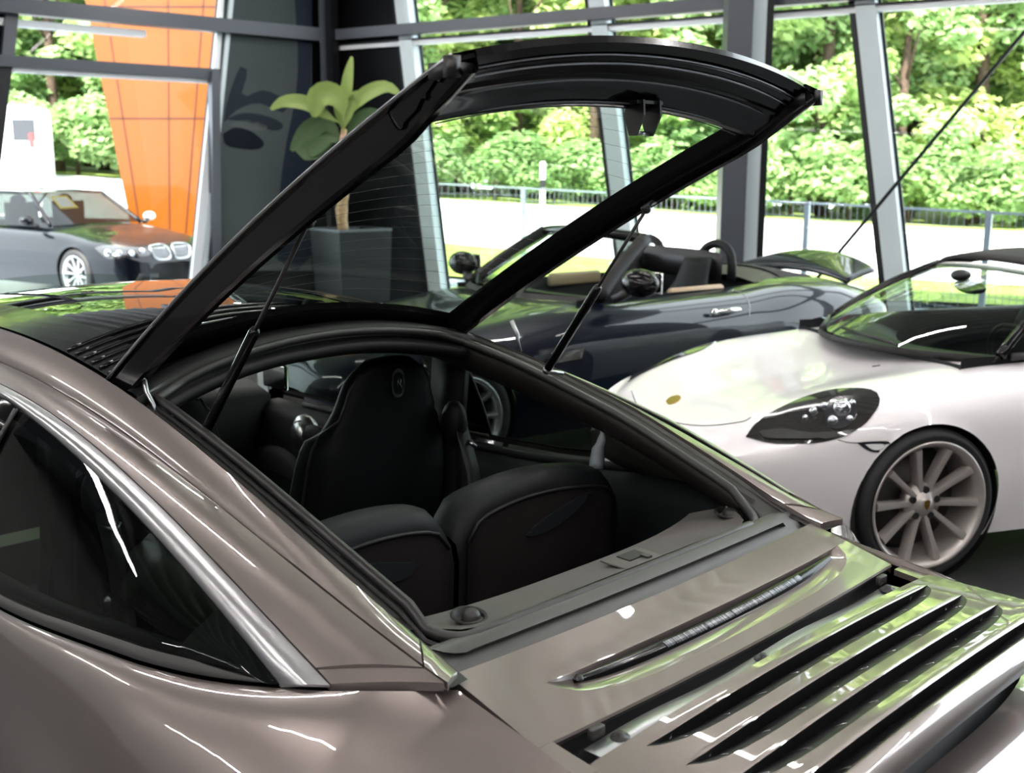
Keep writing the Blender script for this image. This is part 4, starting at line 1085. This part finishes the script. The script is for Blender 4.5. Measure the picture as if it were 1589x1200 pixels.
for y in (0, -2.475):
    for s in (-1, 1):
        w_ = wheel(wc, (s * .785, y, .335), s, .335, .276, .36 if s < 0 else .2, M['rim'])
        hub_badge(w_, (s * .785, y, .335), s, M['gold'])
        MB().lathe([(.353, .10), (.365, .05), (.38, -.25), (.0, -.25)], (s * .785, y, .335), (s, 0, 0), 48).build('wheel_arch', M['rubber'], wc)
hl = [(1158, 679), (1172, 660), (1200, 640), (1250, 617), (1300, 605), (1345, 605), (1363, 614), (1362, 634), (1338, 662), (1305, 679), (1262, 688), (1200, 689)]
h_ = patch('headlight', Wf, wb, hl, M['lamp_black'], wc, .006, mirror=True)
def inset_px(px, f, dx=0, dy=0):
    cx = sum(p[0] for p in px) / len(px); cy = sum(p[1] for p in px) / len(px); return [(cx + dx + (x - cx) * f, cy + dy + (y - cy) * f) for x, y in px]
patch('lamp_bowl', Wf, wb, [(1278, 645), (1288, 625), (1308, 617), (1326, 622), (1330, 640), (1320, 658), (1300, 668), (1284, 662)], M['dark_lens'], h_, .010, 5, 24)
pj = on_body(Wf, wb, 1306, 636, .010)
MB().ball(pj, .038).build('projector_lens', M['lamp_chrome'], h_)
for x, y, r in ((1292, 655, .022), (1278, 632, .016), (1322, 628, .016), (1318, 652, .014), (1262, 640, .018), (1250, 650, .012)):
    MB().ball(on_body(Wf, wb, x, y, .008), r, 8, 6).build('lamp_reflector', M['lamp_chrome'], h_)
patch('lamp_blade', Wf, wb, [(1178, 672), (1215, 668), (1255, 674), (1300, 672), (1290, 680), (1240, 684), (1190, 682)], M['rubber'], h_, .012, 4, 24)
patch('side_marker', Wf, wb, [(1330, 687), (1355, 685), (1380, 686), (1374, 700), (1354, 702), (1341, 696)], M['dark_lens'], wc, .003, 4, 24)
patch('marker_lens', Wf, wb, [(1342, 690), (1356, 689), (1372, 690), (1367, 697), (1354, 698)], M['white_metal'], wc, .005, 3, 20)
patch('hood_crest', Wf, wb, [(1033, 623), (1040, 617), (1052, 614), (1057, 618), (1050, 625), (1038, 628)], M['gold'], wc, .003, 3, 20)
patch('parking_sensor', Wf, wb, [(1175, 742), (1180, 736), (1186, 742), (1180, 748)], M['frame_light'], wc, .0015, 3, 16)
patch('tow_cover', Wf, wb, [(1186, 752), (1200, 754), (1212, 763), (1210, 768), (1196, 764)], M['gloss_black'], wc, .002, 3, 16)
seam('hood_shut_line', Wf, wb, [(980, 607), (992, 632), (1030, 652), (1090, 661), (1150, 655), (1165, 648)], wc, r=.0022)
seam('bumper_shut_line', Wf, wb, [(1300, 683), (1318, 687), (1340, 688)], wc, r=.0018)
# windscreen, frame, soft top
def wsurf(i, j, n=10, k=20):
    t = i / n; u = -1 + 2 * j / k; q = 1 - u * u
    b = V((.665 * u, -.50 + .34 * q, .912 + .0 * q)); tp = V((.50 * u, -1.06 + .10 * q, 1.215 + .035 * q))
    p = b.lerp(tp, t); p.y += .03 * math.sin(math.pi * t); p.z += .015 * math.sin(math.pi * t); return p
R_ = [[wsurf(i, j) for j in range(21)] for i in range(11)]
MB().grid(R_).build('windscreen', M['glass_wind'], wc)
MB().tube([r[0] for r in R_], .024, 8).build('windscreen_pillar', M['gloss_black'], wc); MB().tube([r[-1] for r in R_], .024, 8).build('windscreen_pillar', M['gloss_black'], wc)
MB().grid([[p + V((0, 0, .003)) for p in R_[10]], [p + V((0, .03, -.012)) for p in R_[10]], [p + V((0, .0, -.03)) for p in R_[10]]]).build('windscreen_header', M['white'], wc)
MB().grid([[p + V((0, .012, -.004)) for p in R_[0]], [p + V((0, .03, -.03)) for p in R_[0]], [p + V((0, -.05, -.03)) for p in R_[0]]]).build('cowl', M['rubber'], wc)
for x0 in (-.35, .30):
    MB().tube([wsurf(0, 10 + x0 * 14) + V((0, .03, .01)), wsurf(.6, 10 + (x0 + .5) * 10) + V((0, .012, .012))], .008, 6).build('wiper', M['black'], wc)
tp = []
for i in range(15):
    t = i / 14; y = -1.05 - 1.25 * t; z = 1.225 + .05 * math.sin(math.pi * min(1, t * 1.15 + .12)) - .30 * max(0, t - .5) ** 1.5 * 2; w2 = .52 + .10 * t
    tp.append([V((w2 * u, y + .09 * (1 - u * u) * (1 - t), z + .035 * (1 - u * u) - .05 * abs(u) ** 6)) for u in [-1 + k / 10 for k in range(21)]])
MB().grid(tp).build('soft_top', M['fabric_top'], wc, sol=.02)
for s in (-1, 1):
    MB().grid([[V((s * (.64 - .02 * 0), -2.05, .90)), V((s * .62, -2.3, .95))], [V((s * .56, -1.85, 1.20)), V((s * .6, -2.25, 1.02))]]).build('top_side', M['fabric_top'], wc, sol=.01)
    MB().tube([V((s * .67, -.55, .905)), V((s * .70, -1.2, .915)), V((s * .69, -2.05, .92))], .018, 8).build('window_sill', M['black'], wc)
tb = MB().grid([[V((-.66, y, .91)), V((-.60, y, .60)), V((-.55, y, .35)), V((.55, y, .35)), V((.60, y, .60)), V((.66, y, .91))] for y in (-.30, -1.0, -1.7, -2.1)])
tb.grid([[V((x, -2.1, z)) for x in (-.66, .66)] for z in (.35, .91)]); tb.grid([[V((x, -.3, z)) for x in (-.66, .66)] for z in (.35, .88)])
tb.build('cabin', M['leather'], wc, smooth=False)
MB().grid([[V((.64 * u, -.18 - .30 * u * u - t * .45, .900 + .004 - .04 * t - .14 * max(0, t - .7))) for u in [-1 + k / 10 for k in range(21)]] for t in [k / 8 for k in range(9)]]).build('dashboard', M['leather'], wc)
mr = MB().ball((0, -.86, 1.14), (.12, .025, .036)).build('rear_view_mirror', M['black'], wc)
MB().tube([V((0, -.86, 1.15)), V((0, -.80, 1.22))], .014, 8).ball((0, -.80, 1.20), (.05, .05, .03)).build('mirror_stem', M['black'], mr)
for x in (-.34, .34):
    def seat(u, v, x=x):
        a = 2 * math.pi * v; c, s = math.cos(a), math.sin(a); w3 = interp([(0, .23), (.6, .23), (.8, .13), (1, .10)], u)
        return V((x + w3 * abs(c) ** .6 * (1 if c > 0 else -1), -1.55 - .22 * u + .07 * s, .45 + .72 * u))
    m_ = MB().grid([[seat(i / 12, j / 20) for j in range(20)] for i in range(13)], cv=True); m_.f.append([12 * 20 + j for j in range(20)]); m_.build('seat_back', M['leather'], wc)
# steering wheel
MB().tube([V((-.34 + .18 * math.cos(a), -.88 + .05 * math.sin(a), .82 + .17 * math.sin(a))) for a in [2 * math.pi * k / 28 for k in range(28)]], .014, 8, closed=True).build('steering_wheel', M['leather'], wc)

# ---- dark blue open roadster
Bf = Frame(-.407, 7.022, 125.1)
bc = empty('dark_convertible', Bf.o, Bf.yaw)
tag(bc, 'dark blue open convertible parked behind the brown car, roof folded down', 'car')
bt = [(1.13, .30, .46, .45, .3), (1.11, .50, .54, .52, .25), (1.05, .66, .62, .60, .2), (.93, .78, .68, .68, .17), (.62, .87, .755, .77, .16), (.1, .90, .815, .835, .16), (-.45, .91, .905, .90, .16), (-1.2, .915, .905, .915, .16), (-1.9, .915, .915, .93, .16), (-2.4, .93, .935, .955, .17), (-2.8, .92, .92, .935, .2), (-3.2, .87, .875, .865, .25), (-3.5, .77, .82, .79, .3), (-3.62, .62, .74, .70, .35)]
ysb = [1.13, 1.122, 1.11, 1.09, 1.06, 1.02, .97] + [.91 - .06 * i for i in range(75)]
bbody, bb = shell('body', bt, ysb, M['navy'], bc, arches=((.46, .33, .36), (-2.5, .33, .365)), keep=lambda c: not (abs(c.x) < .68 and -2.15 < c.y < -.62 + .2 * (1 - (c.x / .68) ** 2) and c.z > .7))
for y in (.46, -2.5):
    for s in (-1, 1):
        wheel(bc, (s * .79, y, .33), s, .33, .25, .3, M['rim_silver'])
        MB().lathe([(.361, .10), (.37, .05), (.38, -.25), (.0, -.25)], (s * .79, y, .33), (s, 0, 0), 40).build('wheel_arch', M['rubber'], bc)
def bsurf(i, j, n=10, k=20):
    t = i / n; u = -1 + 2 * j / k; q = 1 - u * u
    b = V((.71 * u, -.66 + .26 * q, .935 + .01 * q)); tp_ = V((.55 * u, -1.18 + .10 * q, 1.275 + .03 * q)); p = b.lerp(tp_, t); p.y += .02 * math.sin(math.pi * t); return p
Rb = [[bsurf(i, j) for j in range(21)] for i in range(11)]
MB().grid(Rb).build('windscreen', M['glass_wind'], bc)
for k in (0, -1): MB().tube([r[k] for r in Rb], .046, 10).build('windscreen_pillar', M['trim'], bc)
MB().tube(Rb[10], .036, 10).build('windscreen_header', M['gloss_black'], bc)
MB().grid([[p + V((0, .03, -.0)) for p in Rb[0]], [p + V((0, .07, -.03)) for p in Rb[0]]]).build('cowl', M['rubber'], bc)
for x0 in (-.3, .25): MB().tube([bsurf(0, 10 + x0 * 14) + V((0, .05, .015)), bsurf(.8, 10 + (x0 + .55) * 11) + V((0, .015, .015))], .009, 6).build('wiper', M['black'], bc)
for s in (-1, 1):
    mx_, my_ = (-1.0, -.74) if s < 0 else (.86, -.66)
    m_ = MB().ball((mx_, my_, 1.045), (.145, .09, .088), 18, 12).build('door_mirror', M['gloss_black'], bc)
    MB().beam((mx_ * .82, my_ + .04, .93), (mx_ * .93, my_ + .01, .99), .05, .06).build('mirror_arm', M['black'], m_)
    MB().box((mx_, my_ - .082, 1.045), (.22, .012, .13)).build('mirror_glass', M['chrome'], m_, bev=.004)
    hnd = catmull([V((s * .912, -1.72, .805)), V((s * .945, -1.66, .812)), V((s * .948, -1.56, .812)), V((s * .914, -1.48, .806))], 12)
    MB().tube(hnd, [.010, .016, .018, .018, .016, .010], 10).ball((s * .918, -1.47, .806), (.014, .035, .022)).build('door_handle', M['chrome'], bc)
    hp = []
    for k in range(15):
        a = math.pi * k / 14; hp.append(V((s * .36 + .17 * math.cos(a), -2.02 - .03 * math.sin(a), .95 + .25 * math.sin(a) ** .6)))
    MB().tube(hp, .032, 10).build('roll_hoop', M['leather'], bc)
    def seat(u, v, x=s * .36):
        a = 2 * math.pi * v; c, s2 = math.cos(a), math.sin(a); w3 = interp([(0, .23), (.55, .23), (.75, .14), (1, .11)], u)
        return V((x + w3 * abs(c) ** .6 * (1 if c > 0 else -1), -1.62 - .24 * u + .07 * s2, .45 + .66 * u))
    m_ = MB().grid([[seat(i / 12, j / 20) for j in range(20)] for i in range(13)], cv=True); m_.f.append([12 * 20 + j for j in range(20)]); sb_ = m_.build('seat_back', M['leather'], bc)
    MB().box((s * .66, -1.55, .90), (.05, .5, .10)).build('door_pad', M['tan'], bc, bev=.02)
    MB().prism([V((s * .913, -.16, z)) for z in (.60, .66)][:1] + [V((s * .908, -.14, .66)), V((s * .915, -.38, .67)), V((s * .916, -.36, .61))], V((s * .006, 0, 0))).build('side_vent', M['chrome'], bc, smooth=False)
    gl = MB()
    for k in range(4): gl.box((s * .922, -.26, .618 + .012 * k), (.004, .18, .005))
    gl.build('vent_slats', M['black'], bc, smooth=False)
seam('door_shut_line', Bf, bb, [(1134, 450), (1152, 456), (1162, 470), (1163, 492)], bc, r=.003, m=M['steel'])
tb = MB().grid([[V((-.69, y, .925)), V((-.62, y, .60)), V((-.55, y, .35)), V((.55, y, .35)), V((.62, y, .60)), V((.69, y, .925))] for y in (-.50, -1.0, -1.7, -2.16)])
tb.grid([[V((x, -2.16, z)) for x in (-.69, .69)] for z in (.35, .93)]); tb.build('cabin', M['leather'], bc, smooth=False)
MB().grid([[V((.68 * u, -.50 - .10 * abs(u) - t * .45, .935 - .05 * t - .12 * max(0, t - .7))) for u in [-1 + k / 10 for k in range(21)]] for t in [k / 8 for k in range(9)]]).build('dashboard', M['leather'], bc)
tn_ = []
for i in range(13):
    t = i / 12; y = -2.10 - .82 * t
    tn_.append([V((.67 * u * (1 - .22 * t * t), y, .945 + .075 * math.sin(math.pi * min(1, t * .8 + .18)) * (1 - abs(u) ** 4) - .02 * t)) for u in [-1 + k / 10 for k in range(21)]])
MB().grid(tn_).build('tonneau_cover', M['tonneau'], bc)
MB().grid([[p + V((0, 0, .012 * (1 if 0 < k < 20 else -1))) for k, p in enumerate(r)] for r in tn_[5:]]).build('folded_top', M['fabric_top'], bc)
MB().grid([[V((.5 * u, -1.95, .95 + h * (1 - .1 * abs(u) ** 3))) for u in [-1 + k / 8 for k in range(17)]] for h in (0, .12, .21)]).build('wind_blocker', M['black'], bc, sol=.01)
sp_ = []
for i in range(9):
    a = i / 8; sp_.append([V((.62 * u, -3.30 - .30 * a - .0 + .12 * u * u * (1 - a * .3), .93 + .13 * a ** .8 - .11 * u * u * (.5 + .5 * a))) for u in [-1 + k / 12 for k in range(25)]])
MB().grid(sp_).build('rear_spoiler', M['navy'], bc, sol=.03)

# ---- black saloon outside
Sf = Frame(-5.296, 15.317, -124.3)
scar = empty('black_saloon', Sf.o, Sf.yaw)
tag(scar, 'black saloon parked outside the left window with a sheet behind its windscreen', 'car')
st_ = [(.88, .40, .50, .49, .25), (.86, .62, .62, .60, .22), (.80, .76, .715, .70, .2), (.62, .86, .775, .76, .18), (.3, .915, .845, .83, .18), (0, .925, .885, .87, .18), (-.5, .93, .965, .93, .18), (-1.2, .933, .985, .95, .18), (-2.4, .935, .99, .965, .18), (-3.2, .93, .985, .965, .2), (-3.8, .86, .96, .93, .25), (-4.05, .70, .80, .78, .35)]
yss = [.88, .875, .865, .85, .83, .80, .76] + [.70 - .07 * i for i in range(68)]
sbody, sbv = shell('body', st_, yss, M['black_paint'], scar, arches=((0, .345, .375), (-2.97, .345, .375)), keep=lambda c: not (abs(c.x) < .70 and -3.3 < c.y < -.75 and c.z > .8))
for y in (0, -2.97):
    for s in (-1, 1):
        wheel(scar, (s * .80, y, .345), s, .345, .255, .2, M['rim_silver'])
        MB().lathe([(.376, .11), (.39, .05), (.39, -.25), (.0, -.25)], (s * .80, y, .345), (s, 0, 0), 36).build('wheel_arch', M['rubber'], scar)
def ssurf(y0, x0, z0, y1, x1, z1, c0, c1, n=8, k=16):
    return [[V((x0 * u, y0 + c0 * (1 - u * u), z0 + .02 * (1 - u * u))).lerp(V((x1 * u, y1 + c1 * (1 - u * u), z1 + .035 * (1 - u * u))), i / n) for u in [-1 + 2 * j / k for j in range(k + 1)]] for i in range(n + 1)]
fw = ssurf(-.72, .74, .965, -1.38, .58, 1.39, .22, .12); MB().grid(fw).build('windscreen', M['glass_smoke'], scar)
rf_ = ssurf(-1.38, .58, 1.39, -2.75, .58, 1.40, .12, -.05); MB().grid(rf_).build('roof', M['black_paint'], scar)
bw = ssurf(-2.75, .58, 1.40, -3.45, .68, 1.0, -.05, -.1); MB().grid(bw).build('rear_window', M['glass_dark'], scar)
for s in (-1, 1):
    k = 16 if s > 0 else 0
    MB().grid([[V((s * .83, y, .955)) for y in (-.74, -1.4, -2.1, -2.75, -3.4)], [V((s * .70, y, 1.2)) for y in (-1.06, -1.4, -2.1, -2.75, -3.1)], [V((s * .585, y, 1.395)) for y in (-1.38, -1.5, -2.1, -2.6, -2.8)]]).build('side_window', M['glass_dark'], scar)
    MB().tube([r[k] for r in fw], .03, 8).build('windscreen_pillar', M['black_paint'], scar)
    MB().tube([V((s * .585, -1.38, 1.395)), V((s * .59, -2.1, 1.41)), V((s * .585, -2.75, 1.40)), V((s * .70, -3.45, .99))], .022, 8).build('roof_frame', M['black_paint'], scar)
    mm = MB().ball((s * 1.0, -.86, 1.04), (.10, .07, .065), 16, 10).build('door_mirror', M['black_paint'] if s > 0 else M['white_metal'], scar)
    MB().beam((s * .86, -.80, .96), (s * .95, -.85, 1.0), .05, .06).build('mirror_arm', M['black'], mm)
    hl_ = patch('headlight', Sf, sbv, [(147, 385), (165, 381), (200, 383), (232, 387), (230, 397), (200, 398), (170, 402), (158, 395)], M['lamp_black'], scar, .006, 5, 28, mirror=True) if s > 0 else None
    if hl_:
        for x, y, r in ((168, 393, .05), (185, 394, .045), (204, 394, .045), (220, 390, .04)): MB().ball(on_body(Sf, sbv, x, y, .01), r, 8, 6).build('lamp_reflector', M['lamp_chrome'], hl_)
    kg = [V((s * x, 0, z)) for x, z in ((.04, .70), (.10, .735), (.26, .73), (.32, .70), (.29, .58), (.20, .545), (.06, .55), (.035, .60))]
    def kpt(x, z): 
        h, n, i, t = sbv.ray_cast(V((x, 2.5, z)), V((0, -1, 0))); return h if h else V((x, .8, z))
    ring = [kpt(p.x, p.z) + V((0, .01, 0)) for p in catmull(kg + [kg[0]], 29)[:-1]]
    cg = sum(ring, V((0, 0, 0))) / len(ring)
    g = MB().grid([ring, [r.lerp(cg, .5) for r in ring], [r.lerp(cg, .98) for r in ring]], cv=True).build('kidney_grille', M['rubber'], scar)
    MB().tube(ring, .016, 6, closed=True).build('grille_surround', M['steel'], g)
    bars = MB()
    for q in range(7):
        x = s * (.08 + .032 * q); bars.beam(kpt(x, .57) + V((0, .012, 0)), kpt(x, .71) + V((0, .012, 0)), .006, .01, V((1, 0, 0)))
    bars.build('grille_bars', M['steel'], g, smooth=False)
ic = [[V((x, y, z)) for x in (-.62, .62)] for y, z in ((-.6, .93), (-1.2, .88), (-1.3, .5), (-3.3, .5), (-3.35, .95))]
MB().grid(ic).build('cabin', M['leather'], scar, smooth=False)
for x in (-.38, .38): MB().box((x, -1.95, .95), (.46, .14, .62)).ball((x, -2.02, 1.28), (.13, .05, .09)).build('seat_back', M['leather'], scar, bev=.03)
pc_ = [fw[4 - 0][13] , fw[7][13], fw[7][10], fw[4][10]]
nn = (pc_[1] - pc_[0]).cross(pc_[3] - pc_[0]).normalized()
if nn.z < 0: nn = -nn
pc_ = [p - nn * .012 for p in pc_]
pcq = MB().prism(pc_, -nn * .004).build('price_sheet', mat('sheet_yellow', (.92, .74, .12), .6), smooth=False); pcq.parent = scar
cn = sum(pc_, V((0, 0, 0))) / 4
pin_ = MB().prism([cn + (p - cn) * .76 + nn * .002 for p in pc_], -nn * .009).build('sheet_print', M['white_metal'], pcq, smooth=False)
MB().prism([kpt(.55, .38) + V((0, .01, 0)), kpt(.2, .36) + V((0, .01, 0)), kpt(.2, .30) + V((0, .01, 0)), kpt(.6, .30) + V((0, .01, 0))], V((0, .01, 0))).build('lower_intake', M['rubber'], scar, smooth=False)
